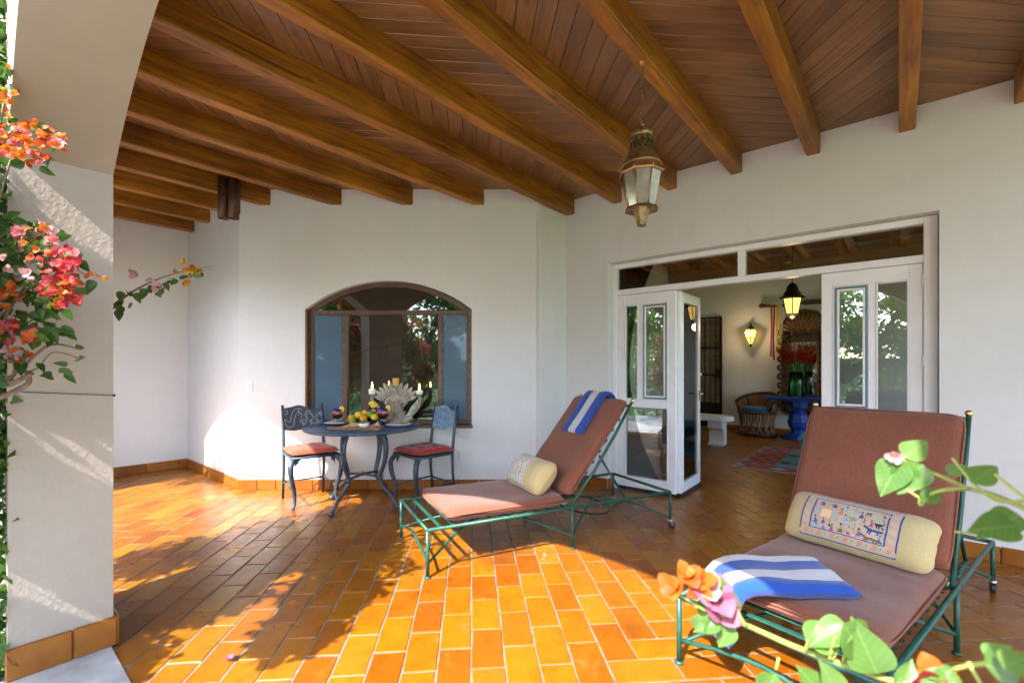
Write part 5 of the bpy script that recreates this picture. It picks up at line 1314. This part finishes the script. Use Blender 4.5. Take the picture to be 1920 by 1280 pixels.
# ribbon bar
rbn = empty('ribbon_bar', HW(-1.45, N_BACK-.06, 2.44), ROT_SN, label='dark wooden yoke bar hung with red and yellow ribbons above the mirror', cat='bar')
b = MB(); b.bbox((.35, 0, 0), (.55, .06, .09), .006); b.tube([(-.62, 0, .0), (-.3, 0, -.03), (.1, 0, 0)], [.035, .022, .025], 8); b.ball((-.62, 0, 0), (.05, .04, .045), 8, 6); b.build('yoke', m_carve, rbn)
for x, L_, col in ((-.44, .98, (.35, .015, .02)), (-.40, 1.05, (.16, .02, .05)), (-.34, .92, (.62, .42, .03)), (-.30, .98, (.66, .48, .06)), (-.27, .7, (.5, .5, .55))):
    b = MB(); b.grid(lambda u, v: Vector((x+(u-.5)*.03+.008*math.sin(v*6+x*30), -.045-.01*math.sin(v*5), -v*L_)), 2, 12); b.grid(lambda u, v: Vector((x+(u-.5)*.03+.008*math.sin(v*6+x*30), -.043-.01*math.sin(v*5), -v*L_)), 2, 12)
    b.build('ribbon', simple('ribbon_%d' % int(L_*100), col, .7), rbn)
# white stone washstand-like bench
bn = empty('stone_bench', HW(-2.55, 7.95), ROT_SN, label='white rounded plaster bench with upright back behind the open door leaf', cat='bench')
m_wst = simple('white_stone', (.66, .67, .68), .5, var=.06)
b = MB(); n = 10
prof = [(-.5, -.2), (.30, -.2)]+[(.30+.2*math.cos(R(-90+18*i)), .2*math.sin(R(-90+18*i))) for i in range(1, 10)]+[(.30, .2), (-.5, .2)]
b.prism(prof, lambda x, y, d: Vector((x, y, d)), .40, .455); b.prism([(x*.97, y*.93) for x, y in prof], lambda x, y, d: Vector((x, y, d)), .455, .475); b.build('seat', m_wst, bn)
for x in (-.35, .25):
    b = MB(); b.prism([(-.13, 0), (.13, 0), (.13, .4), (-.13, .4), (-.13, .28), (-.06, .24), (-.05, .05), (-.13, .03)], lambda y, z, d: Vector((x+d, y, z)), -.11, .11); b.build('leg', m_wst, bn)
b = MB(); b.lathe([(.17, .475), (.17, .52), (.11, .60), (.10, .95), (.15, 1.05), (.26, 1.12), (.26, 1.16)], 20, (-.28, .05, 0)); b.build('pedestal_back', m_wst, bn)

# ------------------------------------------------------------------ garden: trees, shrubs, wall, hedge added to block low sky
m_bark = simple('bark', (.12, .085, .06), .9, var=.4, vscale=12, bump=.8, bscale=18, bdist=.02)
m_fol = foliage('tree_leaves', [(0, (.05, .11, .02)), (.4, (.08, .16, .028)), (.7, (.11, .20, .04)), (1, (.15, .25, .06))], .6)
def leaf_quad(mb, c, d, up, L, Wd):
    sd_ = d.cross(up); sd_ = sd_.normalized() if sd_.length > 1e-5 else d.orthogonal().normalized(); nn = sd_.cross(d)
    mb.add([c, c+d*L*.45+sd_*Wd*.5+nn*L*.05, c+d*L, c+d*L*.45-sd_*Wd*.5+nn*L*.05], [(0,1,2,3)])
def rdir(rg): 
    while True:
        v = Vector((rg.uniform(-1,1), rg.uniform(-1,1), rg.uniform(-1,1)))
        if .05 < v.length < 1: return v.normalized()
def tree(s, n, H, cr, label, seed, leaves=4200, lsz=.30):
    rg = random.Random(seed); e = empty('garden_tree', W(s, n, -.16), label=label, cat='tree', group='garden trees')
    b = MB(); th = H*.42; b.tube([(0,0,0), (rg.uniform(-.15,.15), rg.uniform(-.15,.15), th*.5), (rg.uniform(-.2,.2), rg.uniform(-.2,.2), th)], [.17, .13, .10], 8)
    cl = []
    for k in range(11):
        an = rg.uniform(0, 6.28); z = rg.uniform(th*.75, H*.92); r = cr*rg.uniform(.25, .85)*(1-.4*max(0, (z-H*.6)/(H*.4)))
        c = Vector((r*math.cos(an), r*math.sin(an), z)); cl.append((c, cr*rg.uniform(.32, .55)))
        b.tube([(0, 0, th*rg.uniform(.6, 1)), c*.55+Vector((0,0,z*.30)), c], [.07, .045, .015], 6)
    b.build('trunk', m_bark, e); b = MB()
    for k in range(leaves):
        c, r = rg.choice(cl); p = c+rdir(rg)*r*rg.random()**.4*.98; p.z = c.z+(p.z-c.z)*.8
        leaf_quad(b, p, (rdir(rg)+Vector((0,0,-.3))).normalized(), rdir(rg), lsz*rg.uniform(.6, 1.3), lsz*.5)
    b.build('crown', m_fol, e, recalc=False)
for i, (s, n, H, cr, lab) in enumerate(((-15, -11, 5.4, 2.3, 'green tree far to the left in the garden'), (-11.5, -13, 6.2, 2.6, 'tall tree reflected in the left door pane'), (-7.6, -12, 5.2, 2.2, 'tree reflected in the arched window'), (-3.4, -13.5, 6.0, 2.5, 'tree straight behind the terrace arch'), (1.0, -12.0, 5.6, 2.3, 'tree reflected in the right door pane'), (5.0, -12.5, 5.8, 2.5, 'tree at the right of the garden'), (-11.2, -3.0, 4.6, 1.9, 'small tree beyond the far pillar'), (-5.5, -18.0, 6.6, 2.9, 'tall tree behind the middle of the lawn'), (-.9, -18.2, 6.4, 2.9, 'tall tree by the wall, right of the middle'), (-10, -18.2, 6.8, 3.0, 'tall tree by the wall, left of the middle'), (3.6, -18.0, 6.6, 2.9, 'tall tree by the wall on the right'), (-15, -18.0, 6.8, 3.1, 'tall tree by the wall on the far left'))):
    tree(s, n, H, cr, lab, 40+i)
b = MB(); b.prism([(-28, -20.2), (18, -20.2), (18, -20.0), (-28, -20.0)], lambda x, y, d: W(x, y, d), -.16, 1.7)
tag(b.build('garden_wall', simple('garden_wall_clay', (.20, .13, .09), .9, var=.3, vscale=4, bump=.4, bscale=12)), 'brown garden wall behind the trees, seen in reflections', 'wall')
m_hedge = foliage('hedge_leaves', [(0, (.04, .11, .02)), (.5, (.09, .20, .035)), (1, (.14, .28, .05))], .3)
def shrub(s, n, r, h, label, seed, cnt=900):
    rg = random.Random(seed); e = empty('garden_shrub', W(s, n, -.15), label=label, cat='shrub', group='garden shrubs')
    b = MB()
    for k in range(6): d = rdir(rg); b.tube([(0,0,0), Vector((d.x*r*.6, d.y*r*.6, h*.8))], [.02, .006], 5)
    b.build('stems', m_bark, e); b = MB()
    for k in range(cnt):
        d = rdir(rg); p = Vector((d.x*r, d.y*r, h*.5+d.z*h*.5))*(1-.35*rg.random()**2); p.z = max(p.z, .02)
        leaf_quad(b, p, (d+rdir(rg)*.8).normalized(), rdir(rg), rg.uniform(.06, .12), .05)
    b.build('foliage', m_hedge, e, recalc=False)
for i, (s, n, r, h) in enumerate(((-7.4, -4.6, .9, 1.1), (-5.2, -6.6, .8, .8), (1.6, -5.2, .9, 1.2), (-1.2, -7.2, .8, .9), (-8.9, -1.9, .9, 1.3), (4.4, -4.4, .9, 1.2), (-7.1, -.75, .7, 1.0), (-8.3, .9, .9, 3.4), (-3.6, -5.4, .9, 1.5), (-6.3, -5.6, 1.0, 1.8), (-.1, -4.8, .9, 1.4), (-9.4, -3.2, .85, 2.5), (-7.9, -3.3, .85, 2.3), (-6.5, -3.2, .85, 2.5), (-5.1, -3.3, .85, 2.3), (-3.8, -3.2, .8, 2.4))):  # last five bushes form a hedge added to block low sky from left walls
    shrub(s, n, r, h, ['rounded shrub by the patio edge left of the arch', 'low shrub on the lawn', 'shrub reflected in the right door', 'low shrub before the garden wall', 'shrub beyond the end pillar', 'shrub at the right of the patio', 'shrub close to the far left pillar', 'tall leafy bush just outside the end wall', 'shrub on the lawn opposite the pillar', 'broad shrub on the lawn opposite the far arch', 'shrub on the lawn opposite the near arch', 'bush added to block low sky, far left end of the patio hedge', 'bush added to block low sky, second from the left at the patio edge', 'bush added to block low sky, middle of the patio hedge', 'bush added to block low sky, second from the right at the patio edge', 'bush added to block low sky, right end of the patio hedge'][i], 70+i, 900 if h < 2 else 2400)
# ------------------------------------------------------------------ bougainvillea
m_bleaf = foliage('bougainvillea_leaf', [(0, (.03, .085, .012)), (.4, (.055, .13, .018)), (.75, (.09, .19, .03)), (1, (.13, .25, .04))], .55, .35)
m_bleaf_near = foliage('young_leaf', [(0, (.10, .22, .035)), (.5, (.13, .27, .055)), (1, (.17, .31, .08))], .5, .35)
m_vine = simple('vine_stem', (.16, .11, .07), .8, var=.3, vscale=30); m_green_stem = simple('young_stem', (.32, .34, .07), .6, var=.2, vscale=20)
m_br = {'orange': foliage('orange_bract', [(0, (.55, .11, .006)), (.5, (.60, .17, .012)), (1, (.56, .085, .02))], .45, .6),
        'pink': foliage('pink_bract', [(0, (.56, .075, .085)), (.5, (.60, .14, .15)), (1, (.64, .22, .20))], .45, .6),
        'red': foliage('red_bract', [(0, (.46, .025, .045)), (.5, (.52, .045, .035)), (1, (.56, .085, .10))], .45, .6),
        'pale': foliage('pale_bract', [(0, (.60, .32, .29)), (.5, (.64, .42, .40)), (1, (.60, .28, .28))], .45, .6),
        'magenta': foliage('magenta_bract', [(0, (.42, .10, .20)), (1, (.50, .17, .27))], .4, .6),
        'yellow': foliage('yellow_bract', [(0, (.58, .22, .008)), (1, (.62, .30, .02))], .45, .6)}
def add_veins(mat):
    t_ = mat.node_tree; N = t_.nodes; bs = N['Principled BSDF']; lk = bs.inputs['Base Color'].links[0]; src = lk.from_socket
    M = Mat.__new__(Mat); M.m = mat; M.t = t_; M.b = bs
    sp_ = M.n('SeparateXYZ'); tc = M.n('TexCoord'); M.l(tc.outputs['Object'], sp_.inputs[0])
    axx = M.math('ABSOLUTE', sp_.outputs[0]); side = M.math('ABSOLUTE', M.math('SUBTRACT', M.math('FRACT', M.math('MULTIPLY', M.math('SUBTRACT', sp_.outputs[1], M.math('MULTIPLY', axx, .9)), 7.0)), .5))
    v = M.math('MAXIMUM', M.math('LESS_THAN', axx, .012), M.math('MULTIPLY', M.math('LESS_THAN', side, .05), .55))
    c = M.mix(M.math('MULTIPLY', v, .55), src, (.30, .42, .14))
    bl = M.ramp(M.noise(4, 5, .7, M.objco((1, 1, 1), True)), [(.62, (1, 1, 1)), (.75, (.75, .62, .35))])
    c = M.mix(.7, c, bl, 'MULTIPLY'); M.l(c, bs.inputs['Base Color'])
    for n_ in N:
        if n_.type == 'BSDF_TRANSLUCENT': M.l(c, n_.inputs[0])
add_veins(m_bleaf_near)
def leaf_mesh(name, mat, wid=.72, fold=.12, curl=.18, n=7, tip=1.4):
    b = MB(); vs = []; fs = []
    for i in range(n+1):
        t = i/n; wv = wid/2*(math.sin(math.pi*t**.62)**.9)*(1-.15*t)
        z = -curl*t*t
        for k, x in enumerate((-1, -.5, 0, .5, 1)): vs.append((x*wv, t, z+fold*abs(x)*wv*1.4+.03*math.sin(t*9)*abs(x)))
    for i in range(n):
        for k in range(4): fs.append((i*5+k, i*5+k+1, i*5+6+k, i*5+5+k))
    b.add(vs, fs, 0, True); o = b.build(name, mat, recalc=False); me = o.data; bpy.data.objects.remove(o); return me
def bract_mesh(mat, seed):
    rg = random.Random(seed); b = MB()
    for q in range(3):
        a0 = q*2.094+rg.uniform(-.3, .3); n = 6
        ca, sa = math.cos(a0), math.sin(a0); cup = rg.uniform(.35, .75)
        vs = []; fs = []
        for i in range(n+1):
            t = i/n; wv = .36*(math.sin(math.pi*min(1, t**.7*.97+.02))**.75)
            for x in (-1, -.5, 0, .5, 1):
                rr = t*.62; zz = t*cup+.10*abs(x)*math.sin(t*3)-.12*t*t+.04*math.sin(t*8+x*4+q)
                lx, ly = rr, x*wv; vs.append((lx*ca-ly*sa, lx*sa+ly*ca, zz))
        for i in range(n):
            for k in range(4): fs.append((i*5+k, i*5+k+1, i*5+6+k, i*5+5+k))
        b.add(vs, fs, 0, True)
    o = b.build('bract', mat, recalc=False); me = o.data; bpy.data.objects.remove(o); return me
LEAF = [leaf_mesh('leaf', m_bleaf, .68, .15, .2), leaf_mesh('leaf', m_bleaf, .6, .3, .35)]
LEAFN = [leaf_mesh('leaf', m_bleaf_near, .78, .12, .18, 10), leaf_mesh('leaf', m_bleaf_near, .66, .25, .3, 10)]
BRACT = {k: [bract_mesh(m, i+len(k)) for i in range(3)] for k, m in m_br.items()}
def put(me, name, par, p, size, d=None, up=None, rg=random):
    o = bpy.data.objects.new(name, me); C.objects.link(o); o.parent = par
    d = d or rdir(rg); up = up or rdir(rg); x = d.cross(up); x = x.normalized() if x.length > 1e-4 else d.orthogonal().normalized(); z = x.cross(d)
    M = Matrix((x, d, z)).transposed().to_4x4(); o.matrix_local = Matrix.Translation(p) @ M @ Matrix.Scale(size, 4); return o
def put_bract(kind, par, p, size, axis, rg):
    me = rg.choice(BRACT[kind]); o = bpy.data.objects.new('bract', me); C.objects.link(o); o.parent = par
    q = axis.normalized().to_track_quat('Z', 'Y').to_matrix() @ Matrix.Rotation(rg.uniform(0, 6.28), 3, 'Z')
    o.matrix_local = Matrix.Translation(p) @ q.to_4x4() @ Matrix.Scale(size, 4)
rg = random.Random(21)
bv = empty('bougainvillea', label='flowering bougainvillea with orange, pink and red blooms climbing past the left pillar', cat='shrub')
stems = MB()
def stem(pts, r0, r1, mb=stems): 
    ps = smooth_path(pts, 5); n = len(ps); mb.tube(ps, [r0+(r1-r0)*i/n for i in range(n)], 7); return ps
root = W(-3.05, -.12, 0)
trunkpts = [root, W(-3.0, -.10, .5), PX(-60, 760, 1.72), PX(20, 720, 1.68), PX(60, 700, 1.66)]
stem(trunkpts, .016, .006)
stem([root, W(-2.95, -.08, .6), PX(-20, 750, 1.75), PX(30, 690, 1.70), PX(-10, 600, 1.66)], .012, .005)
stem([PX(-20, 750, 1.75), PX(25, 735, 1.70), PX(55, 715, 1.68), PX(45, 690, 1.66)], .012, .005)
for (a, b_) in (((PX(-30, 700, 1.7)), PX(60, 520, 1.62)), (PX(-60, 640, 1.7), PX(20, 300, 1.60)), (PX(-10, 600, 1.66), PX(140, 520, 1.60)), (PX(40, 690, 1.68), PX(150, 655, 1.62)), (PX(-60, 640, 1.7), PX(10, 180, 1.65))):
    stem([a, a.lerp(b_, .5)+Vector((0, 0, .05)), b_], .006, .0025)
stem([PX(80, 590, 1.62), PX(120, 500, 1.61), PX(160, 515, 1.6), PX(200, 518, 1.58)], .003, .0015)
stem([PX(40, 700, 1.68), PX(70, 690, 1.66), PX(100, 660, 1.64), PX(150, 672, 1.62)], .003, .0015)
stems.build('stem', m_vine, bv)
toC = lambda p: (Vector((0, 0, CAM_H))-p).normalized()
# (x, y, rx, ry, depth, kinds, number of blooms, leaves)
CL = [(45, 265, 60, 42, 1.60, ('orange', 'orange', 'orange', 'pink'), 24, 8), (110, 268, 18, 12, 1.59, ('orange', 'pale'), 4, 1), (15, 170, 16, 50, 1.66, ('orange', 'yellow'), 6, 8),
      (70, 440, 45, 22, 1.58, ('pink', 'pale', 'orange'), 9, 8), (115, 500, 40, 35, 1.58, ('red', 'red', 'pink'), 22, 5), (120, 545, 42, 28, 1.57, ('red', 'red', 'orange'), 16, 4), (60, 470, 40, 20, 1.6, ('orange', 'pale'), 7, 12),
      (10, 545, 22, 25, 1.58, ('orange',), 8, 3), (30, 500, 42, 50, 1.62, ('pale',), 3, 26), (60, 560, 45, 40, 1.62, ('orange',), 1, 24), (30, 625, 38, 24, 1.57, ('pink', 'red', 'orange'), 12, 8), (30, 665, 28, 12, 1.58, ('pale', 'orange'), 5, 5), (100, 620, 30, 16, 1.6, ('orange',), 0, 7), (10, 440, 20, 30, 1.62, ('pink',), 1, 10)]
for (x, y, rx, ry, Yd, kinds, nb, nl) in CL:
    for k in range(int(nb*2.5)):
        t, r_2 = rg.uniform(0, 6.28), math.sqrt(rg.random()); p = PX(x+rx*r_2*math.cos(t), y+ry*r_2*math.sin(t), Yd+rg.uniform(-.06, .06))
        put_bract(rg.choice(kinds), bv, p, rg.uniform(.018, .032), toC(p)+rdir(rg)*1.2, rg)
    for k in range(int(nl*2.0)):
        t, r_2 = rg.uniform(0, 6.28), math.sqrt(rg.random()); p = PX(x+rx*1.2*r_2*math.cos(t), y+ry*1.25*r_2*math.sin(t), Yd+.04+rg.uniform(-.07, .09))
        put(rg.choice(LEAF), 'leaf', bv, p, rg.uniform(.035, .058), (rdir(rg)+Vector((.3, 0, -.5))).normalized(), (toC(p)+rdir(rg)*.8), rg)
for (x, y, k) in ((170, 515, 'orange'), (185, 517, 'orange'), (198, 519, 'yellow'), (158, 517, 'orange')): p = PX(x, y, 1.58); put_bract(k, bv, p, .018, toC(p)+rdir(rg), rg)
for (x, y) in ((176, 525), (172, 545), (95, 622), (115, 612), (140, 652), (150, 665), (70, 680), (128, 680), (98, 705), (110, 690), (88, 700), (120, 700)):
    p = PX(x, y, 1.60); put(rg.choice(LEAF), 'leaf', bv, p, rg.uniform(.035, .055), (rdir(rg)+Vector((.2, 0, -.7))).normalized(), toC(p)+rdir(rg)*.7, rg)
# the mass of foliage outside the frame that dapples the floor and the pillar
mass = MB(); massb = {'orange': MB(), 'red': MB(), 'pink': MB()}
for k in range(6500):
    c = rg.choice(((-2.55, -.20, 1.95, .30, .26, .30), (-3.0, -.22, 1.75, .42, .22, .45), (-3.45, -.18, 1.6, .35, .22, .5), (-2.25, -.16, 1.55, .26, .18, .24), (-2.05, -.10, 1.18, .20, .16, .20), (-3.6, -.15, 1.05, .28, .2, .32), (-2.75, -.25, 1.15, .3, .18, .25), (-3.2, -.25, 2.4, .4, .22, .3), (-2.58, -.42, 2.2, .16, .2, .3), (-2.45, -.42, .72, .22, .2, .32)))
    d = rdir(rg)*rg.random()**.45; p = W(c[0]+d.x*c[3]*1.1, c[1]+d.y*c[4], c[2]+d.z*c[5])
    pr = project(p)
    if pr and pr[0] > -8 and not (pr[0] < 14): continue
    leaf_quad(mass, p, (rdir(rg)+Vector((0,0,-.4))).normalized(), rdir(rg), rg.uniform(.05, .085), .045)
    if k % 3 == 0:
        kk = rg.choice(('orange', 'red', 'pink')); q = p+rdir(rg)*.04
        pr = project(q)
        if not (pr and pr[0] > -40):
            for j in range(3): leaf_quad(massb[kk], q, rdir(rg), rdir(rg), .06, .05)
for k in range(1300):
    p = PX(rg.uniform(-40, 13), rg.uniform(-60, 1330), rg.uniform(1.84, 1.96)); leaf_quad(mass, p, (rdir(rg)+Vector((0,0,-.4))).normalized(), rdir(rg), rg.uniform(.04, .065), .04)
tag(mass.build('leaf_mass', m_bleaf, bv, recalc=False), kind='stuff')
for kk, mb in massb.items(): tag(mb.build('bloom_mass', m_br[kk], bv, recalc=False), kind='stuff')
b = MB()
for (s0, z0, s1, z1) in ((-3.0, .5, -2.55, 1.95), (-3.0, .5, -3.45, 1.9), (-3.0, .6, -2.2, 1.5), (-3.05, .4, -3.6, 1.2), (-2.95, .7, -3.1, 2.4)):
    a, c = W(s0, -.12, z0), W(s1, -.16, z1); b.tube(smooth_path([a, a.lerp(c, .5)+Vector((0,0,.1)), c], 4), .012, 6)
b.build('stem', m_vine, bv)
# second bloom clump right of the arch as seen from the garden side (reflected in the window and doors)
bv2 = empty('climbing_bougainvillea', label='bougainvillea on the outside of the far left pillar, seen in the window reflection', cat='shrub')
b = MB(); mb = {'pink': MB(), 'orange': MB()}; st2 = MB()
st2.tube(smooth_path([W(-6.3, -.1, 0), W(-6.2, -.1, .9), W(-5.9, -.1, 1.8), W(-5.5, -.12, 2.1)], 5), .02, 6)
for k in range(900):
    c = rg.choice(((-6.35, -.12, 1.9, .4, .2, .4), (-5.8, -.15, 1.9, .25, .15, .25), (-6.5, -.12, 1.1, .35, .2, .5), (-5.55, -.12, 2.05, .2, .12, .14)))
    d = rdir(rg)*rg.random()**.45; p = W(c[0]+d.x*c[3], c[1]+d.y*c[4], c[2]+d.z*c[5])
    leaf_quad(b, p, (rdir(rg)+Vector((0,0,-.4))).normalized(), rdir(rg), .07, .045)
    if k % 4 == 0:
        q = p+rdir(rg)*.06; kk = rg.choice(('pink', 'orange'))
        for j in range(3): leaf_quad(mb[kk], q, rdir(rg), rdir(rg), .055, .05)
st2.build('stem', m_vine, bv2); tag(b.build('leaf_mass', m_bleaf, bv2, recalc=False), kind='stuff')
for kk, m_ in mb.items(): tag(m_.build('bloom_mass', m_br[kk], bv2, recalc=False), kind='stuff')
# thin wire round the pillar
b = MB(); b.tube([PX(30, 733, 1.82), W(-2.736, .17, PX(60, 735, 1.88).z), W(-2.736, N_ARC1, CAM_H-(741-HOR)/F_PX*2.1)], .0016, 5); b.ball(W(-2.735, N_ARC1+.002, CAM_H-(741-HOR)/F_PX*2.1), .006, 6, 4)
tag(b.build('wire', m_black_iron), 'thin dark wire tied across the left pillar', 'wire')
# sprig reaching into the terrace behind the pillar
sp = empty('bougainvillea_sprig', label='slender sprig with yellow and pale blooms reaching out from behind the left pillar', cat='sprig')
b = MB(); D = 2.35
stem([PX(120, 640, 2.6), PX(190, 590, 2.5), PX(222, 565, D), PX(270, 535, D), (PX(330, 512, D)), PX(400, 498, D)], .008, .002, b); stem([PX(222, 565, D), PX(228, 575, D)], .002, .001, b); b.build('stem', m_vine, sp)
for k in range(24):
    t = rg.random(); x = 215+185*t; y = 568-70*t+rg.uniform(-10, 12); p = PX(x, y, D+rg.uniform(-.03, .03)); put(rg.choice(LEAF), 'leaf', sp, p, rg.uniform(.03, .05), (rdir(rg)+Vector((0,0,-.5))).normalized(), toC(p)+rdir(rg)*.7, rg)
for (x, y, k, s) in ((255, 513, 'pale', .045), (295, 538, 'pale', .055), (280, 525, 'pale', .03), (346, 490, 'yellow', .03), (326, 508, 'yellow', .028), (352, 505, 'yellow', .04), (366, 508, 'yellow', .04), (345, 527, 'yellow', .04), (360, 500, 'orange', .03)):
    p = PX(x, y, D); put_bract(k, sp, p, s, toC(p)+rdir(rg)*.7, rg)
for (x, y) in ((225, 545), (222, 580), (228, 572), (255, 548), (271, 540)): p = PX(x, y, D); put(LEAF[0], 'leaf', sp, p, .06, Vector((rg.uniform(-.4,.4), 0, -1)).normalized(), toC(p)+rdir(rg)*.5, rg)

# ------------------------------------------------------------------ sprigs in the right foreground (on the near pillar)
def near_leaf(par, bx, by, tx, ty, Yd, tilt=0.0, kind=0, dy=0.0):
    p0 = PX(bx, by, Yd); p1 = PX(tx, ty, Yd+dy); d = p1-p0; L_ = d.length
    up = (toC(p0)+Vector((tilt, 0, .35))).normalized(); put(LEAFN[kind], 'leaf', par, p0, L_, d.normalized(), up, rg)
s1 = empty('bougainvillea_branch', label='near branch with pink and orange blooms crossing the lower right corner', cat='branch')
b = MB(); D = .50
stem([PX(1930, 1360, .40), PX(1750, 1300, .44), PX(1620, 1258, .47), PX(1500, 1215, .49), PX(1420, 1180, .50), PX(1375, 1160, .50), PX(1350, 1150, .5)], .0035, .0022, b)
for (x0, y0, x1, y1) in ((1620, 1258, 1650, 1275), (1640, 1262, 1655, 1278), (1560, 1236, 1572, 1215), (1510, 1218, 1515, 1200), (1400, 1172, 1385, 1150), (1460, 1232, 1455, 1255), (1580, 1240, 1590, 1200)): stem([PX(x0, y0, .475), PX(x1, y1, .47)], .0016, .001, b)
stem([PX(1555, 1234, .47), PX(1560, 1210, .465), PX(1568, 1192, .46)], .0018, .0012, b)
b.build('stem', m_green_stem, s1)
for a in ((1512, 1205, 1588, 1172, .48, .2, 0), (1590, 1172, 1512, 1205, .47, -.3, 1), (1580, 1168, 1640, 1250, .46, .2, 0), (1645, 1262, 1600, 1165, .455, -.2, 0), (1455, 1262, 1420, 1330, .46, .3, 1), (1540, 1300, 1500, 1250, .45, 0, 0), (1575, 1310, 1545, 1240, .43, .4, 0), (1690, 1290, 1715, 1238, .45, .5, 1), (1705, 1275, 1678, 1290, .44, .2, 1),
          (1372, 1170, 1346, 1215, .50, .2, 0), (1318, 1168, 1345, 1190, .50, 0, 0), (1310, 1150, 1318, 1195, .505, -.2, 0), (1350, 1165, 1300, 1180, .50, .1, 1), (1330, 1120, 1315, 1175, .515, 0, 1), (1370, 1155, 1362, 1085, .5, .6, 1)): near_leaf(s1, *a)
for (x, y, k, s, dx, dz) in ((1340, 1122, 'magenta', .040, .25, .55), (1352, 1142, 'magenta', .032, .3, -.1), (1333, 1108, 'pale', .028, -.2, .7), (1296, 1082, 'orange', .022, -.1, .3), (1318, 1088, 'orange', .020, .3, .2), (1268, 1102, 'orange', .021, -.5, .1), (1283, 1072, 'orange', .018, .2, .6), (1258, 1096, 'orange', .022, -.8, .2), (1310, 1105, 'orange', .022, .1, -.2)):
    p = PX(x, y, .505); put_bract(k, s1, p, s, toC(p)+Vector((dx, 0, dz)), rg)
b = MB()
for (x0, y0) in ((1340, 1125), (1296, 1090), (1270, 1105)): stem([PX(1365, 1160, .5), PX((x0+1365)/2, (y0+1165)/2+6, .505), PX(x0, y0+6, .508)], .0014, .001, b)
b.build('flower_stalk', m_green_stem, s1)
s2 = empty('bougainvillea_branch', label='near leafy twig entering from the right edge in front of the right lounger', cat='branch')
b = MB()
stem([PX(1990, 985, .42), PX(1870, 930, .46), PX(1818, 916, .48), PX(1770, 895, .49), PX(1735, 880, .5), PX(1690, 862, .5)], .0028, .0014, b)
stem([PX(1818, 916, .48), PX(1770, 918, .48), PX(1728, 934, .485), PX(1726, 948, .485)], .0022, .0013, b); stem([PX(1726, 934, .485), PX(1700, 918, .49)], .0014, .001, b)
stem([PX(1980, 930, .40), PX(1880, 940, .43), PX(1830, 910, .44), PX(1785, 858, .45)], .0018, .001, b); stem([PX(1985, 985, .36), PX(1910, 925, .38), PX(1865, 888, .39)], .0018, .001, b); stem([PX(1935, 985, .4), PX(1860, 1000, .42), PX(1790, 996, .43)], .0016, .001, b)
b.build('stem', m_green_stem, s2)
for a in ((1690, 862, 1648, 928, .50, -.3, 0), (1700, 868, 1690, 925, .495, .2, 0), (1730, 870, 1686, 926, .49, .5, 0), (1695, 858, 1742, 822, .50, .3, 0), (1778, 890, 1815, 866, .485, .1, 1), (1730, 940, 1770, 912, .48, .5, 1), (1728, 935, 1730, 950, .48, 0, 1), (1822, 905, 1872, 868, .44, 0, 0), (1905, 985, 1822, 990, .40, .2, 0), (1912, 965, 1835, 1000, .41, -.2, 1)): near_leaf(s2, *a)
p = PX(1682, 858, .50); put_bract('pale', s2, p, .012, toC(p), rg); p = PX(1672, 856, .50); put_bract('pale', s2, p, .010, toC(p)+Vector((-1, 0, 0)), rg)
s3 = empty('bougainvillea_branch', label='blurred leafy branch tip with red bloom in the bottom right corner', cat='branch')
b = MB(); stem([PX(2000, 1225, .30), PX(1900, 1238, .32), PX(1830, 1245, .34), PX(1765, 1258, .36)], .0024, .0014, b); stem([PX(1815, 1240, .33), PX(1850, 1300, .32)], .0014, .001, b); b.build('stem', m_green_stem, s3)
for a in ((1850, 1235, 1900, 1208, .31, .1, 0), (1845, 1245, 1925, 1265, .30, 0, 0), (1880, 1250, 1940, 1225, .29, .3, 0), (1740, 1300, 1790, 1248, .34, .2, 0), (1800, 1270, 1745, 1268, .34, -.1, 0)): near_leaf(s3, *a)
for (x, y, k, s) in ((1750, 1265, 'orange', .022), (1730, 1280, 'red', .026), (1765, 1258, 'orange', .016)): p = PX(x, y, .35); put_bract(k, s3, p, s, toC(p)+rdir(rg)*.6, rg)

# ------------------------------------------------------------------ small litter on the floor
def FP(x, y): Y = CAM_H*F_PX/(y-HOR); return Vector(((x-960)/F_PX*Y, Y, .002))
o = put(BRACT['magenta'][0], 'fallen_bloom', None, FP(432, 1238), .042, Vector((.5,.8,.1)).normalized(), Vector((0,.3,1)), rg); tag(o, 'single fallen magenta bloom on the sunlit tiles at the lower left', 'petal')
o.location.z += .004
for (x, y, lab) in ((376, 938, 'dry curled leaf on the tiles near the left wall'), (349, 1082, 'tiny dark leaf on the shaded tiles beside the pillar')):
    o = put(LEAF[1], 'fallen_leaf', None, FP(x, y)+Vector((0,0,.008)), .05 if y < 1000 else .022, Vector((1,.4,0)).normalized(), Vector((0,.2,1)), rg); tag(o, lab, 'leaf')
    o.data = o.data.copy(); o.data.materials[0] = m_vine
b = MB()
for k in range(9):
    p = FP(1020+rg.uniform(-10, 12), 1046+rg.uniform(-7, 7)); leaf_quad(b, p+Vector((0,0,.002)), Vector((rg.uniform(-1,1), rg.uniform(-1,1), .1)).normalized(), Vector((0,0,1)), .022, .016)
tag(b.build('petal_scraps', m_br['pale'], recalc=False), 'scatter of pale petal scraps on the tiles by the lounger', 'petals', kind='stuff')
